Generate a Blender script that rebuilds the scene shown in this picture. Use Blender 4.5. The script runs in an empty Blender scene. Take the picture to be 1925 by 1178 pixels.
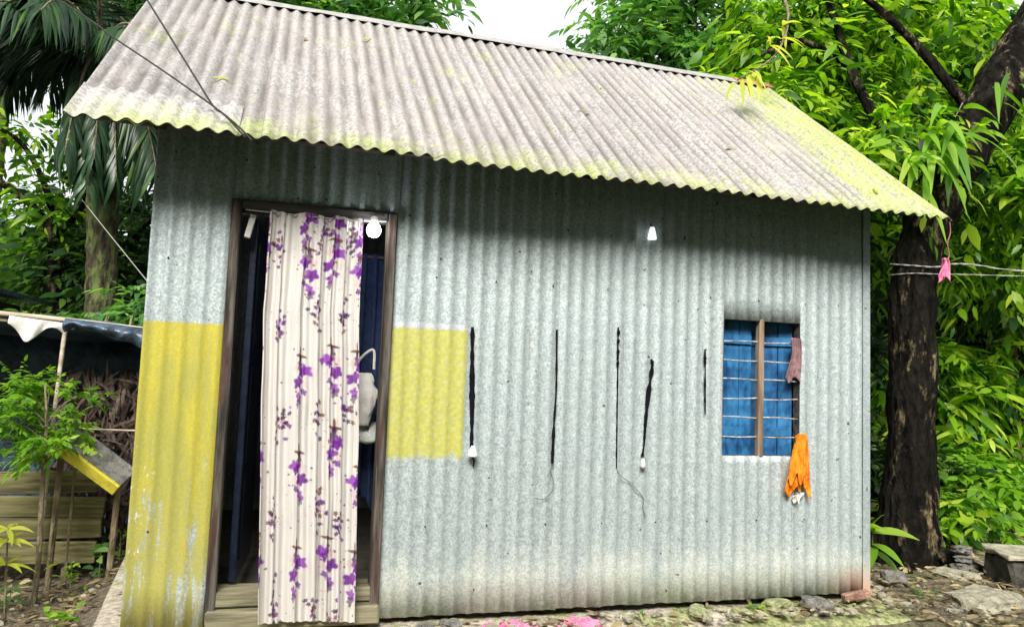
import bpy, bmesh, math, random
import numpy as np
from mathutils import Vector, Matrix, noise as mnoise

# ------------------------------------------------------------------ camera, sky, sun, exposure
scene = bpy.context.scene
col = scene.collection
PI = math.pi
CAM = np.array([0.6012, -3.7081, 1.149])
YAW, PITCH, ROLL, FPX = 0.2853, 0.0818, 0.0378, 1443.2
fw = np.array([math.sin(YAW)*math.cos(PITCH), math.cos(YAW)*math.cos(PITCH), math.sin(PITCH)])
rt0 = np.array([math.cos(YAW), -math.sin(YAW), 0.0]); up0 = np.cross(rt0, fw)
rt = math.cos(ROLL)*rt0 + math.sin(ROLL)*up0
up = -math.sin(ROLL)*rt0 + math.cos(ROLL)*up0
cd = bpy.data.cameras.new('camera'); cam = bpy.data.objects.new('camera', cd); col.objects.link(cam)
cam.matrix_world = Matrix(((rt[0], up[0], -fw[0], CAM[0]), (rt[1], up[1], -fw[1], CAM[1]), (rt[2], up[2], -fw[2], CAM[2]), (0, 0, 0, 1)))
cd.sensor_fit = 'HORIZONTAL'; cd.sensor_width = 36.0; cd.lens = FPX/1925*36.0
cd.clip_start = 0.05; cd.clip_end = 2000
scene.camera = cam

SUN_EL, SUN_AZ = math.radians(41), math.radians(200)      # azimuth clockwise from +Y: the yard side, a little to the left
world = bpy.data.worlds.new('World'); scene.world = world; world.use_nodes = True
wn = world.node_tree.nodes; wl = world.node_tree.links
bg = wn['Background']
sky = wn.new('ShaderNodeTexSky'); sky.sky_type = 'NISHITA'; sky.sun_disc = False
sky.sun_elevation = SUN_EL; sky.sun_rotation = SUN_AZ
sky.air_density = 1.0; sky.dust_density = 6.0; sky.ozone_density = 1.0; sky.altitude = 0
cover = wn.new('ShaderNodeMixRGB'); cover.inputs[0].default_value = 0.78          # thin bright overcast
cover.inputs[2].default_value = (11.6, 12.0, 12.4, 1)
wl.new(sky.outputs[0], cover.inputs[1]); wl.new(cover.outputs[0], bg.inputs[0])
bg.inputs[1].default_value = 0.06
sd = bpy.data.lights.new('sun', 'SUN'); sun = bpy.data.objects.new('sun', sd); col.objects.link(sun)
sd.energy = 3.4; sd.angle = math.radians(28); sd.color = (1.0, 0.96, 0.9)
sdir = Vector((math.sin(SUN_AZ)*math.cos(SUN_EL), math.cos(SUN_AZ)*math.cos(SUN_EL), math.sin(SUN_EL)))
sun.rotation_euler = sdir.to_track_quat('Z', 'Y').to_euler()
sun.location = (2, -6, 9)
vs = scene.view_settings
vs.view_transform = 'Standard'; vs.look = 'None'; vs.gamma = 1.0; vs.use_curve_mapping = False
vs.exposure = 0.95

# ------------------------------------------------------------------ mesh helpers
rng = np.random.default_rng(11)
random.seed(5)

def mk(name, V, F, mat, root=None, smooth=False, tint=None, colors=None, solid=0):
    V = np.asarray(V, dtype=np.float64).reshape(-1, 3)
    if root is not None:
        V = V - np.array(root['_o'])
    me = bpy.data.meshes.new(name)
    if isinstance(F, np.ndarray):
        n, k = F.shape
        me.vertices.add(len(V)); me.vertices.foreach_set('co', V.astype(np.float32).ravel())
        me.loops.add(n*k); me.loops.foreach_set('vertex_index', F.astype(np.int32).ravel())
        me.polygons.add(n); me.polygons.foreach_set('loop_start', np.arange(0, n*k, k, dtype=np.int32))
        me.polygons.foreach_set('loop_total', np.full(n, k, dtype=np.int32))
        me.update(calc_edges=True); me.validate()
    else:
        me.from_pydata([tuple(v) for v in V], [], F); me.update()
    if smooth:
        me.polygons.foreach_set('use_smooth', np.ones(len(me.polygons), dtype=bool))
    if tint is not None:
        a = me.attributes.new('tint', 'FLOAT', 'POINT'); a.data.foreach_set('value', np.asarray(tint, dtype=np.float32))
    if colors is not None:
        a = me.attributes.new('print', 'FLOAT_COLOR', 'POINT')
        c4 = np.ones((len(V), 4), dtype=np.float32); c4[:, :3] = colors
        a.data.foreach_set('color', c4.ravel())
    me.materials.append(mat)
    o = bpy.data.objects.new(name, me); col.objects.link(o)
    if root is not None:
        o.parent = root['_e']
    if solid:
        m = o.modifiers.new('thick', 'SOLIDIFY'); m.thickness = solid; m.offset = 0
    return o

def tag(o, label, cat, group=None, kind=None):
    if label: o['label'] = label
    if cat: o['category'] = cat
    if group: o['group'] = group
    if kind: o['kind'] = kind
    return o

def thing(name, label, cat, loc, group=None):
    e = bpy.data.objects.new(name, None); col.objects.link(e); e.location = loc; e.empty_display_size = 0.1
    tag(e, label, cat, group)
    return {'_e': e, '_o': tuple(loc)}

def sub(part):
    """children of a part: same local frame as the part's thing"""
    return part

def solo(name, V, F, mat, label, cat, loc, group=None, **k):
    """a thing that is one mesh, its origin at loc"""
    V = np.asarray(V, dtype=float).reshape(-1, 3) - np.array(loc)
    o = mk(name, V, F, mat, None, **k); o.location = loc
    return tag(o, label, cat, group)

def merge(*parts):
    V = []; F = []; n = 0
    for v, f in parts:
        v = np.asarray(v, dtype=float).reshape(-1, 3)
        V.append(v); F += [tuple(i+n for i in q) for q in f]; n += len(v)
    return np.concatenate(V), F

def box(x0, x1, y0, y1, z0, z1, b=0.0, jit=0.0):
    """box with chamfered edges"""
    if b <= 0:
        V = [(x, y, z) for x in (x0, x1) for y in (y0, y1) for z in (z0, z1)]
        F = [(0, 1, 3, 2), (4, 6, 7, 5), (0, 4, 5, 1), (2, 3, 7, 6), (0, 2, 6, 4), (1, 5, 7, 3)]
        return np.array(V, dtype=float), F
    bm = bmesh.new(); bmesh.ops.create_cube(bm, size=1)
    for v in bm.verts:
        v.co = Vector(((x0+x1)/2+v.co.x*(x1-x0), (y0+y1)/2+v.co.y*(y1-y0), (z0+z1)/2+v.co.z*(z1-z0)))
    bmesh.ops.bevel(bm, geom=bm.edges[:], offset=b, segments=1, affect='EDGES')
    if jit:
        bmesh.ops.subdivide_edges(bm, edges=[e for e in bm.edges if e.calc_length() > 0.08], cuts=3, use_grid_fill=True)
        for v in bm.verts:
            v.co += Vector([mnoise.noise(v.co*9+Vector((i*7.3, 0, 0)))*jit for i in range(3)])
    V = np.array([v.co[:] for v in bm.verts]); bm.verts.index_update(); F = [tuple(v.index for v in f.verts) for f in bm.faces]; bm.free()
    return V, F

def rot(V, axis, ang, c):
    M = np.array(Matrix.Rotation(ang, 3, axis)); c = np.array(c)
    return (np.asarray(V)-c) @ M.T + c

def smoothpath(pts, n):
    """Catmull-Rom through points"""
    P = np.array(pts, dtype=float); P = np.vstack([2*P[0]-P[1], P, 2*P[-1]-P[-2]]); out = []
    m = len(P)-3
    for t in np.linspace(0, m-1e-6, n):
        i = int(t); u = t-i; a, b, c, d = P[i:i+4]
        out.append(0.5*((2*b)+(-a+c)*u+(2*a-5*b+4*c-d)*u*u+(-a+3*b-3*c+d)*u**3))
    return np.array(out)

def tube(path, radii, sides=8, wob=0.0, wscale=6.0, cap=True, seed=0.0):
    P = np.asarray(path, dtype=float); n = len(P)
    radii = np.interp(np.linspace(0, 1, n), np.linspace(0, 1, len(np.atleast_1d(radii))), np.atleast_1d(radii))
    T = np.gradient(P, axis=0); T /= np.linalg.norm(T, axis=1)[:, None]+1e-9
    ref = np.array([0.0, 0, 1]) if abs(T[0][2]) < 0.9 else np.array([1.0, 0, 0])
    V = []; u = np.cross(T[0], ref); u /= np.linalg.norm(u)
    for i in range(n):
        u = u-T[i]*(u@T[i]); u /= np.linalg.norm(u); w = np.cross(T[i], u)
        for k in range(sides):
            a = 2*PI*k/sides; dv = math.cos(a)*u+math.sin(a)*w; r = radii[i]
            if wob:
                q = Vector(P[i]+dv*r)
                r *= 1+wob*(mnoise.noise(q*wscale+Vector((seed, 0, 0)))+0.5*mnoise.noise(q*wscale*3.1))
            V.append(P[i]+dv*r)
    F = [(i*sides+k, i*sides+(k+1) % sides, (i+1)*sides+(k+1) % sides, (i+1)*sides+k) for i in range(n-1) for k in range(sides)]
    if cap:
        F.append(tuple(range(sides-1, -1, -1))); F.append(tuple((n-1)*sides+k for k in range(sides)))
    return np.array(V), F

def lathe(prof, c, sides=14):
    V = []; m = len(prof)
    for r, z in prof:
        for k in range(sides):
            a = 2*PI*k/sides; V.append((c[0]+r*math.cos(a), c[1]+r*math.sin(a), c[2]+z))
    F = [(i*sides+k, i*sides+(k+1) % sides, (i+1)*sides+(k+1) % sides, (i+1)*sides+k) for i in range(m-1) for k in range(sides)]
    F.append(tuple(range(sides-1, -1, -1))); F.append(tuple((m-1)*sides+k for k in range(sides)))
    return np.array(V), F

def grid(us, vs_, fn, keep=None):
    nu, nv = len(us), len(vs_)
    U, W = np.meshgrid(us, vs_, indexing='ij')
    V = fn(U.ravel(), W.ravel())
    F = []
    for i in range(nu-1):
        for j in range(nv-1):
            if keep is None or keep((us[i]+us[i+1])/2, (vs_[j]+vs_[j+1])/2):
                F.append((i*nv+j, (i+1)*nv+j, (i+1)*nv+j+1, i*nv+j+1))
    return np.asarray(V), F

def rock(c, s, seed, rough=0.25, sub_=3, flat=0.0):
    bm = bmesh.new(); bmesh.ops.create_icosphere(bm, subdivisions=sub_, radius=1)
    off = Vector((seed*3.7, seed*1.3, seed*9.1)); V = []
    for v in bm.verts:
        d = v.co.copy(); q = max(abs(d.x), abs(d.y), abs(d.z))
        d = d.lerp(d/q, 0.55)                                     # blocky
        r = 1+rough*mnoise.noise(d*1.3+off)+rough*0.45*mnoise.noise(d*3.5+off)+rough*0.2*mnoise.noise(d*9+off)
        V.append((c[0]+d.x*s[0]*r, c[1]+d.y*s[1]*r, c[2]+d.z*s[2]*r))
    F = [tuple(v.index for v in f.verts) for f in bm.faces]; bm.free()
    return np.array(V), F

def fbm(x, y, s, seed=0.0):
    return np.array([mnoise.noise(Vector((a*s+seed, b*s, seed*0.37))) for a, b in zip(np.ravel(x), np.ravel(y))])

# ------------------------------------------------------------------ node helpers
class NT:
    def __init__(self, name):
        self.m = bpy.data.materials.new(name); self.m.use_nodes = True
        self.t = self.m.node_tree; self.b = self.t.nodes['Principled BSDF']; self.out = self.t.nodes['Material Output']
    def put(self, sock, v):
        if v is None: return
        if isinstance(v, bpy.types.NodeSocket): self.t.links.new(v, sock)
        elif isinstance(v, (tuple, list)) and sock.type == 'RGBA' and len(v) == 3: sock.default_value = (*v, 1)
        else: sock.default_value = v
    def node(self, t, **k):
        n = self.t.nodes.new(t)
        for a, b in k.items(): setattr(n, a, b)
        return n
    def pos(self):
        return self.node('ShaderNodeTexCoord').outputs['Object']
    def xyz(self, v):
        n = self.node('ShaderNodeSeparateXYZ'); self.put(n.inputs[0], v); return n.outputs
    def mapping(self, v, s):
        n = self.node('ShaderNodeMapping'); self.put(n.inputs[0], v); n.inputs['Scale'].default_value = s; return n.outputs[0]
    def math(self, op, a, b=None, c=None):
        n = self.node('ShaderNodeMath', operation=op)
        for i, v in enumerate((a, b, c)): self.put(n.inputs[i], v)
        return n.outputs[0]
    def noise(self, v, s, d=3.0, r=0.55):
        n = self.node('ShaderNodeTexNoise'); self.put(n.inputs['Vector'], v); n.inputs['Scale'].default_value = s
        n.inputs['Detail'].default_value = d; n.inputs['Roughness'].default_value = r; return n.outputs[0]
    def voro(self, v, s, out='Distance', feature='F1'):
        n = self.node('ShaderNodeTexVoronoi', feature=feature); self.put(n.inputs['Vector'], v); n.inputs['Scale'].default_value = s; return n.outputs[out]
    def step(self, v, a, b):
        n = self.node('ShaderNodeMapRange', interpolation_type='SMOOTHSTEP'); self.put(n.inputs[0], v)
        self.put(n.inputs[1], a); self.put(n.inputs[2], b); return n.outputs[0]
    def ramp(self, f, stops):
        n = self.node('ShaderNodeValToRGB'); self.put(n.inputs[0], f); e = n.color_ramp.elements
        while len(e) < len(stops): e.new(0.5)
        for x, (p, c) in zip(e, stops): x.position = p; x.color = (*c, 1)
        return n.outputs[0]
    def mix(self, f, a, b, mode='MIX'):
        n = self.node('ShaderNodeMixRGB', blend_type=mode); self.put(n.inputs[0], f); self.put(n.inputs[1], a); self.put(n.inputs[2], b); return n.outputs[0]
    def bump(self, h, s, d=0.01):
        n = self.node('ShaderNodeBump'); self.put(n.inputs['Height'], h); n.inputs['Strength'].default_value = s; n.inputs['Distance'].default_value = d; return n.outputs[0]
    def fin(self, color=None, rough=None, metal=None, normal=None, spec=None):
        self.put(self.b.inputs['Base Color'], color); self.put(self.b.inputs['Roughness'], rough); self.put(self.b.inputs['Metallic'], metal)
        self.put(self.b.inputs['Normal'], normal)
        if spec is not None: self.b.inputs['Specular IOR Level'].default_value = spec
        return self.m

def simple(name, c1, c2, s=20, rough=0.8, metal=0.0, bump=0.3, stretch=(1, 1, 1), spec=0.3, bd=0.01):
    n = NT(name); p = n.mapping(n.pos(), stretch); a = n.noise(p, s, 4); b = n.noise(p, s*4.3, 3)
    f = n.step(n.math('ADD', n.math('MULTIPLY', a, 0.65), n.math('MULTIPLY', b, 0.35)), 0.32, 0.68)
    return n.fin(n.mix(f, c1, c2), rough, metal, n.bump(b, bump, bd), spec)

def galvanised(name, paint=True, dirt=True):
    n = NT(name); p = n.pos(); x, y, z = n.xyz(p)
    sp = n.noise(p, 120, 2, 0.6); sp2 = n.noise(p, 48, 3, 0.6); big = n.noise(p, 2.2, 3)
    streak = n.noise(n.mapping(p, (26, 26, 0.7)), 1.0, 3)
    f = n.step(n.math('ADD', n.math('MULTIPLY', sp, 0.7), n.math('MULTIPLY', sp2, 0.3)), 0.38, 0.62)
    c = n.mix(f, (0.30, 0.355, 0.36), (0.60, 0.67, 0.67))
    vc = n.node('ShaderNodeTexVoronoi'); n.put(vc.inputs['Vector'], p); vc.inputs['Scale'].default_value = 42
    c = n.mix(0.22, c, n.mix(n.xyz(vc.outputs['Color'])[0], (0.30, 0.36, 0.365), (0.66, 0.73, 0.73)))
    c = n.mix(n.math('MULTIPLY', n.step(streak, 0.52, 0.75), 0.4), c, (0.36, 0.42, 0.42))
    c = n.mix(n.math('MULTIPLY', n.step(big, 0.5, 0.8), 0.35), c, (0.40, 0.50, 0.46))
    metal = 0.28; rough = 0.55
    if dirt:                                                       # mud splashed up from the ground
        dn = n.math('ADD', z, n.math('MULTIPLY', n.math('SUBTRACT', n.noise(n.mapping(p, (9, 9, 2)), 1.0, 4), 0.5), 0.5))
        d = n.math('SUBTRACT', 1.0, n.step(dn, 0.0, 0.40))
        d = n.math('MULTIPLY', d, n.step(n.math('ADD', n.noise(p, 45, 4, 0.7), n.math('MULTIPLY', d, 0.35)), 0.42, 0.62))
        c = n.mix(n.math('MULTIPLY', d, 0.62), c, n.mix(f, (0.58, 0.59, 0.48), (0.78, 0.79, 0.68)))
        rc = n.math('MULTIPLY', n.step(x, 3.55, 3.8), n.math('SUBTRACT', 1.0, n.step(z, 0.02, 0.20)))
        c = n.mix(n.math('MULTIPLY', rc, 0.85), c, (0.66, 0.40, 0.28))
    oi = n.node('ShaderNodeObjectInfo').outputs['Random']
    c = n.mix(1.0, c, n.mix(oi, (0.88, 0.89, 0.90), (1.06, 1.06, 1.05)), 'MULTIPLY')
    run = n.math('MULTIPLY', n.step(n.noise(n.mapping(p, (40, 40, 1.1)), 1.0, 4, 0.7), 0.62, 0.72), n.step(n.noise(p, 2.6, 3), 0.45, 0.62))
    c = n.mix(n.math('MULTIPLY', run, 0.65), c, (0.27, 0.22, 0.17))                 # thin rust and dirt runs
    spots = n.step(n.noise(p, 30, 1, 0.4), 0.74, 0.80)
    c = n.mix(spots, c, (0.12, 0.09, 0.07))
    if paint:
        e = n.math('MULTIPLY', n.math('SUBTRACT', n.noise(p, 38, 3), 0.5), 0.028)
        e2 = n.math('MULTIPLY', n.math('SUBTRACT', n.noise(n.mapping(p, (16, 16, 9)), 1.0, 5, 0.7), 0.5), 0.11)
        def lt(v, t, w=0.006): return n.math('SUBTRACT', 1.0, n.step(v, t-w, t+w))
        def gt(v, t, w=0.006): return n.step(v, t-w, t+w)
        ze = n.math('ADD', z, e); xe = n.math('ADD', x, e)
        L = n.math('MULTIPLY', lt(x, 0.36), lt(ze, 1.335))
        wear = n.step(n.math('ADD', n.noise(n.mapping(p, (22, 22, 3)), 1.0, 4, 0.65), n.math('MULTIPLY', z, 0.16)), 0.40, 0.52)
        L = n.math('MULTIPLY', L, wear)
        Rr = n.math('MULTIPLY', n.math('MULTIPLY', gt(x, 1.0), lt(xe, 1.463)), n.math('MULTIPLY', lt(ze, 1.365), gt(n.math('ADD', z, e2), 0.745, 0.02)))
        y1 = n.mix(n.step(n.noise(n.mapping(p, (14, 14, 2)), 1.0, 3), 0.4, 0.66), (0.43, 0.41, 0.075), (0.56, 0.49, 0.045))
        y1 = n.mix(n.math('MULTIPLY', n.math('SUBTRACT', 1.0, n.step(z, 0.1, 0.85)), 0.55), y1, (0.40, 0.40, 0.17))
        y2 = n.mix(n.step(sp2, 0.4, 0.62), (0.45, 0.44, 0.075), (0.53, 0.51, 0.10))
        fl = n.math('MULTIPLY', n.math('MULTIPLY', lt(x, 0.075, 0.03), n.step(n.noise(n.mapping(p, (60, 60, 26)), 1.0, 3), 0.62, 0.66)), n.math('MULTIPLY', gt(z, 0.15, 0.1), lt(z, 0.80, 0.08)))
        y1 = n.mix(n.math('MULTIPLY', fl, 0.9), y1, (0.74, 0.74, 0.70))          # bare primer where the paint flaked
        y1 = n.mix(n.math('MULTIPLY', n.math('SUBTRACT', 1.0, f), 0.32), y1, (0.26, 0.25, 0.08))
        c = n.mix(L, c, y1); c = n.mix(n.math('MULTIPLY', Rr, n.math('ADD', 0.62, n.math('MULTIPLY', n.step(n.noise(p, 60, 4, 0.7), 0.34, 0.55), 0.36))), c, y2)
        prim = n.math('MULTIPLY', n.math('MULTIPLY', gt(x, 1.0), lt(xe, 1.46)), n.math('MULTIPLY', gt(ze, 1.367), lt(ze, 1.395)))
        c = n.mix(n.math('MULTIPLY', prim, 0.5), c, (0.66, 0.66, 0.72))
        metal = n.math('MULTIPLY', n.math('SUBTRACT', 1.0, n.math('MAXIMUM', L, Rr)), 0.28)
    if dirt: metal = n.math('MULTIPLY', metal, n.math('SUBTRACT', 1.0, d))
    return n.fin(c, rough, metal, n.bump(n.math('ADD', sp2, sp), 0.25, 0.004))

def roofmat(name, newer=False):
    n = NT(name); p = n.pos(); x, y, z = n.xyz(p)
    a = n.noise(p, 60, 3, 0.65); b = n.noise(n.mapping(p, (9, 1.6, 1.6)), 1.0, 4); g = n.noise(p, 3.0, 3)
    f = n.step(a, 0.35, 0.62)
    if newer:
        c = n.mix(f, (0.27, 0.255, 0.245), (0.47, 0.445, 0.43)); c = n.mix(n.math('MULTIPLY', n.step(g, 0.5, 0.7), 0.4), c, (0.62, 0.58, 0.52))
    else:
        c = n.mix(f, (0.225, 0.213, 0.207), (0.42, 0.402, 0.39))
        c = n.mix(n.math('MULTIPLY', n.step(b, 0.45, 0.7), 0.55), c, (0.31, 0.28, 0.265))
        c = n.mix(n.math('MULTIPLY', n.step(g, 0.5, 0.68), 0.4), c, (0.46, 0.42, 0.37))
    if not newer:                                                  # darker along the grooves, stronger in places
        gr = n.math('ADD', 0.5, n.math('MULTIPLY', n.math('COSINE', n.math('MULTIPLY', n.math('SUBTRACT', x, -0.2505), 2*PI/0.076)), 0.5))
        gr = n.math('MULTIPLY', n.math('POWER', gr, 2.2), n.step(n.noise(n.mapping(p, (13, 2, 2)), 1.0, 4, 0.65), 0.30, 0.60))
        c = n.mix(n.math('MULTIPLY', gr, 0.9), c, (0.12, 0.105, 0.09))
        c = n.mix(1.0, c, n.mix(n.node('ShaderNodeObjectInfo').outputs['Random'], (0.88, 0.88, 0.89), (1.05, 1.04, 1.03)), 'MULTIPLY')
    # lichen along the drip edge and over the end under the tree
    me = n.math('SUBTRACT', 1.0, n.step(n.math('ADD', z, n.math('MULTIPLY', n.math('SUBTRACT', n.noise(p, 5, 4), 0.5), 0.5)), 2.05, 2.28))
    mr = n.step(n.math('ADD', x, n.math('MULTIPLY', n.math('SUBTRACT', n.noise(n.mapping(p, (6, 1.5, 1.5)), 1.0, 5, 0.65), 0.5), 1.5)), 3.25, 4.05)
    ms = n.math('MULTIPLY', n.step(n.noise(p, 4.2, 4), 0.58, 0.70), 0.22)
    mo = n.math('MAXIMUM', n.math('MAXIMUM', n.math('MULTIPLY', me, 0.6), n.math('MULTIPLY', mr, 0.72)), ms)
    mo = n.math('MULTIPLY', mo, n.step(n.noise(p, 24, 4, 0.7), 0.32, 0.50))
    c = n.mix(mo, c, n.mix(f, (0.27, 0.34, 0.05), (0.46, 0.55, 0.11)))
    c = n.mix(n.step(n.noise(p, 17, 2), 0.72, 0.78), c, (0.16, 0.12, 0.08))
    return n.fin(c, 0.62, 0.1, n.bump(a, 0.3, 0.004), 0.35)

def leafmat(name, stops, trans=0.45, rough=0.42, spec=0.45):
    n = NT(name); at = n.node('ShaderNodeAttribute', attribute_name='tint')
    c = n.ramp(at.outputs['Fac'], stops)
    n.fin(c, rough, 0.0, None, spec)
    tr = n.node('ShaderNodeBsdfTranslucent'); n.put(tr.inputs[0], n.mix(1.0, c, (1.3, 1.35, 0.5), 'MULTIPLY'))
    mx = n.node('ShaderNodeMixShader'); mx.inputs[0].default_value = trans
    n.t.links.new(n.b.outputs[0], mx.inputs[1]); n.t.links.new(tr.outputs[0], mx.inputs[2]); n.t.links.new(mx.outputs[0], n.out.inputs[0])
    return n.m

def printmat(name, rough=0.85, trans=0.25):
    n = NT(name); at = n.node('ShaderNodeAttribute', attribute_name='print'); p = n.pos()
    n.fin(at.outputs['Color'], rough, 0.0, n.bump(n.noise(p, 300, 2), 0.15, 0.002), 0.15)
    tr = n.node('ShaderNodeBsdfTranslucent'); n.put(tr.inputs[0], at.outputs['Color'])
    mx = n.node('ShaderNodeMixShader'); mx.inputs[0].default_value = trans
    n.t.links.new(n.b.outputs[0], mx.inputs[1]); n.t.links.new(tr.outputs[0], mx.inputs[2]); n.t.links.new(mx.outputs[0], n.out.inputs[0])
    return n.m

def woodmat(name, c1, c2, c3=None, z3=None, stretch=(30, 30, 2.5)):
    n = NT(name); p = n.pos(); g = n.noise(n.mapping(p, stretch), 1.0, 4, 0.65); s = n.noise(p, 14, 3)
    c = n.mix(n.step(g, 0.33, 0.66), c1, c2)
    if c3: c = n.mix(n.math('MULTIPLY', n.step(n.noise(n.mapping(p, tuple(q*0.55 for q in stretch)), 1.7, 4, 0.7), 0.5, 0.62), 0.75), c, c3)
    return n.fin(c, 0.85, 0.0, n.bump(g, 0.6, 0.01), 0.2)

def groundmat():
    n = NT('earth'); p = n.pos(); x, y, z = n.xyz(p)
    a = n.noise(p, 7, 6, 0.6); b = n.noise(p, 55, 4, 0.65); g = n.noise(p, 1.4, 4)
    c = n.mix(n.step(b, 0.35, 0.65), (0.075, 0.06, 0.042), (0.26, 0.22, 0.16))
    c = n.mix(n.math('MULTIPLY', n.step(a, 0.45, 0.65), 0.6), c, (0.13, 0.105, 0.075))
    c = n.mix(n.math('MULTIPLY', n.step(g, 0.5, 0.66), 0.55), c, (0.12, 0.15, 0.045))
    unseen_lawn = n.math('SUBTRACT', 1.0, n.step(n.math('ADD', y, n.math('MULTIPLY', g, 0.8)), -0.9, -0.3))      # unseen yard given a dark grass colour to cut bounce onto the wall
    c = n.mix(unseen_lawn, c, n.mix(n.step(b, 0.35, 0.65), (0.014, 0.022, 0.010), (0.04, 0.06, 0.022)))
    return n.fin(c, 0.95, 0.0, n.bump(n.math('ADD', a, b), 0.8, 0.02), 0.1)

def plinthmat():
    n = NT('mossy_cement'); p = n.pos(); x, y, z = n.xyz(p)
    a = n.noise(p, 40, 5, 0.65); g = n.noise(p, 4.2, 4)
    c = n.mix(n.step(a, 0.35, 0.65), (0.34, 0.29, 0.22), (0.62, 0.56, 0.46))
    moss = n.step(n.math('ADD', g, n.math('MULTIPLY', n.step(x, 1.9, 3.6), 0.14)), 0.52, 0.66)
    c = n.mix(n.math('MULTIPLY', moss, 0.85), c, n.mix(n.step(a, 0.4, 0.6), (0.13, 0.17, 0.045), (0.34, 0.37, 0.14)))
    c = n.mix(n.step(n.noise(p, 11, 4), 0.60, 0.68), c, (0.10, 0.08, 0.06))
    return n.fin(c, 0.9, 0.0, n.bump(a, 0.7, 0.015), 0.15)

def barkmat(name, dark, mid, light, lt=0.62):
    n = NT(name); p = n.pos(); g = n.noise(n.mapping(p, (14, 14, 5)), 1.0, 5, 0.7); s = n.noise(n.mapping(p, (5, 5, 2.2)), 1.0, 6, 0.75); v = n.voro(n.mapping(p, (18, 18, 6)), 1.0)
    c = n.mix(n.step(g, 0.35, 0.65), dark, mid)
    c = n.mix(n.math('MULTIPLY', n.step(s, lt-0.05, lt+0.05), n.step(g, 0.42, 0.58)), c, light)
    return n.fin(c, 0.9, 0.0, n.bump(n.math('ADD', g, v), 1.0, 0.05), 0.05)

M = {}
M['wall'] = galvanised('galvanised_wall_paint'); M['tin'] = galvanised('plain_galvanised', False, True)
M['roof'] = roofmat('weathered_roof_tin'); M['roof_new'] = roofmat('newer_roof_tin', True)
M['cap'] = simple('grey_cap_tin', (0.24, 0.23, 0.22), (0.40, 0.39, 0.37), 18, 0.6, 0.15)
M['rust'] = simple('rusty_tin', (0.24, 0.10, 0.06), (0.45, 0.23, 0.14), 25, 0.85, 0.0)
M['jamb'] = woodmat('worn_door_frame', (0.03, 0.027, 0.023), (0.15, 0.135, 0.11), (0.085, 0.035, 0.03))
M['sill'] = woodmat('grey_sill_wood', (0.14, 0.125, 0.08), (0.33, 0.30, 0.20), (0.24, 0.25, 0.13), stretch=(2.5, 30, 30))
M['lintel'] = woodmat('dark_lintel_wood', (0.05, 0.045, 0.045), (0.13, 0.11, 0.10), stretch=(2.5, 30, 30))
M['mullion'] = woodmat('brown_window_post', (0.15, 0.10, 0.07), (0.36, 0.26, 0.18))
M['navy'] = simple('navy_paint', (0.005, 0.008, 0.017), (0.012, 0.020, 0.040), 14, 0.4, 0.0, 0.15)
M['navycloth'] = simple('navy_cloth', (0.015, 0.028, 0.07), (0.03, 0.055, 0.13), 40, 0.8)
M['blue'] = simple('blue_shutter_paint', (0.006, 0.050, 0.16), (0.045, 0.22, 0.46), 9, 0.38, 0.0, 0.3, (1, 1, 0.5), 0.5)
M['steel'] = simple('pale_bar_steel', (0.28, 0.22, 0.18), (0.80, 0.82, 0.82), 26, 0.35, 0.5, 0.1)
M['black'] = simple('black_rubber', (0.004, 0.004, 0.006), (0.010, 0.011, 0.015), 40, 0.9, spec=0.1)
M['wire'] = simple('dark_wire', (0.012, 0.011, 0.010), (0.035, 0.03, 0.026), 60, 0.6)
M['white'] = simple('white_plastic', (0.74, 0.76, 0.74), (0.84, 0.85, 0.83), 30, 0.4, 0.0, 0.05)
M['paleline'] = simple('pale_rope', (0.24, 0.24, 0.22), (0.52, 0.52, 0.48), 90, 0.8)
M['inside'] = simple('dim_floor', (0.14, 0.13, 0.11), (0.24, 0.22, 0.18), 12, 0.9)
M['earth'] = groundmat(); M['plinth'] = plinthmat()
M['stone'] = simple('grey_stone', (0.08, 0.078, 0.07), (0.26, 0.25, 0.22), 18, 0.9, 0, 0.7)
M['darkstone'] = simple('damp_dark_stone', (0.035, 0.035, 0.03), (0.10, 0.095, 0.08), 14, 0.9, 0, 0.7)
M['moss'] = simple('mossy_stone', (0.13, 0.15, 0.06), (0.44, 0.44, 0.26), 9, 0.95, 0, 0.7)
M['concrete'] = simple('old_concrete', (0.17, 0.16, 0.11), (0.44, 0.41, 0.31), 16, 0.9, 0, 0.6)
M['brick'] = simple('brick_red', (0.17, 0.085, 0.06), (0.38, 0.24, 0.18), 20, 0.9, 0, 0.6)
M['pink'] = simple('pink_cloth', (0.60, 0.10, 0.25), (0.80, 0.30, 0.45), 22, 0.85)
M['orange'] = simple('orange_cloth', (0.60, 0.10, 0.008), (0.88, 0.38, 0.03), 26, 0.95, 0, 0.6, (1, 1, 0.5), 0.1)
M['maroon'] = simple('faded_maroon_cloth', (0.14, 0.07, 0.075), (0.34, 0.21, 0.22), 35, 0.9)
M['whitecloth'] = simple('white_cloth', (0.62, 0.60, 0.55), (0.78, 0.76, 0.71), 30, 0.9)
M['tarp'] = simple('dark_blue_tarpaulin', (0.012, 0.018, 0.030), (0.09, 0.15, 0.24), 10, 0.35, 0, 0.5, (1, 1, 1), 0.6)
M['bamboo'] = woodmat('dry_bamboo', (0.34, 0.28, 0.20), (0.62, 0.54, 0.42), stretch=(4, 20, 20))
M['thatch'] = simple('dry_thatch', (0.035, 0.024, 0.020), (0.13, 0.092, 0.075), 30, 0.95)
M['plank'] = woodmat('olive_plank', (0.10, 0.09, 0.04), (0.25, 0.23, 0.105), (0.07, 0.06, 0.04), stretch=(2, 30, 24))
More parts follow.
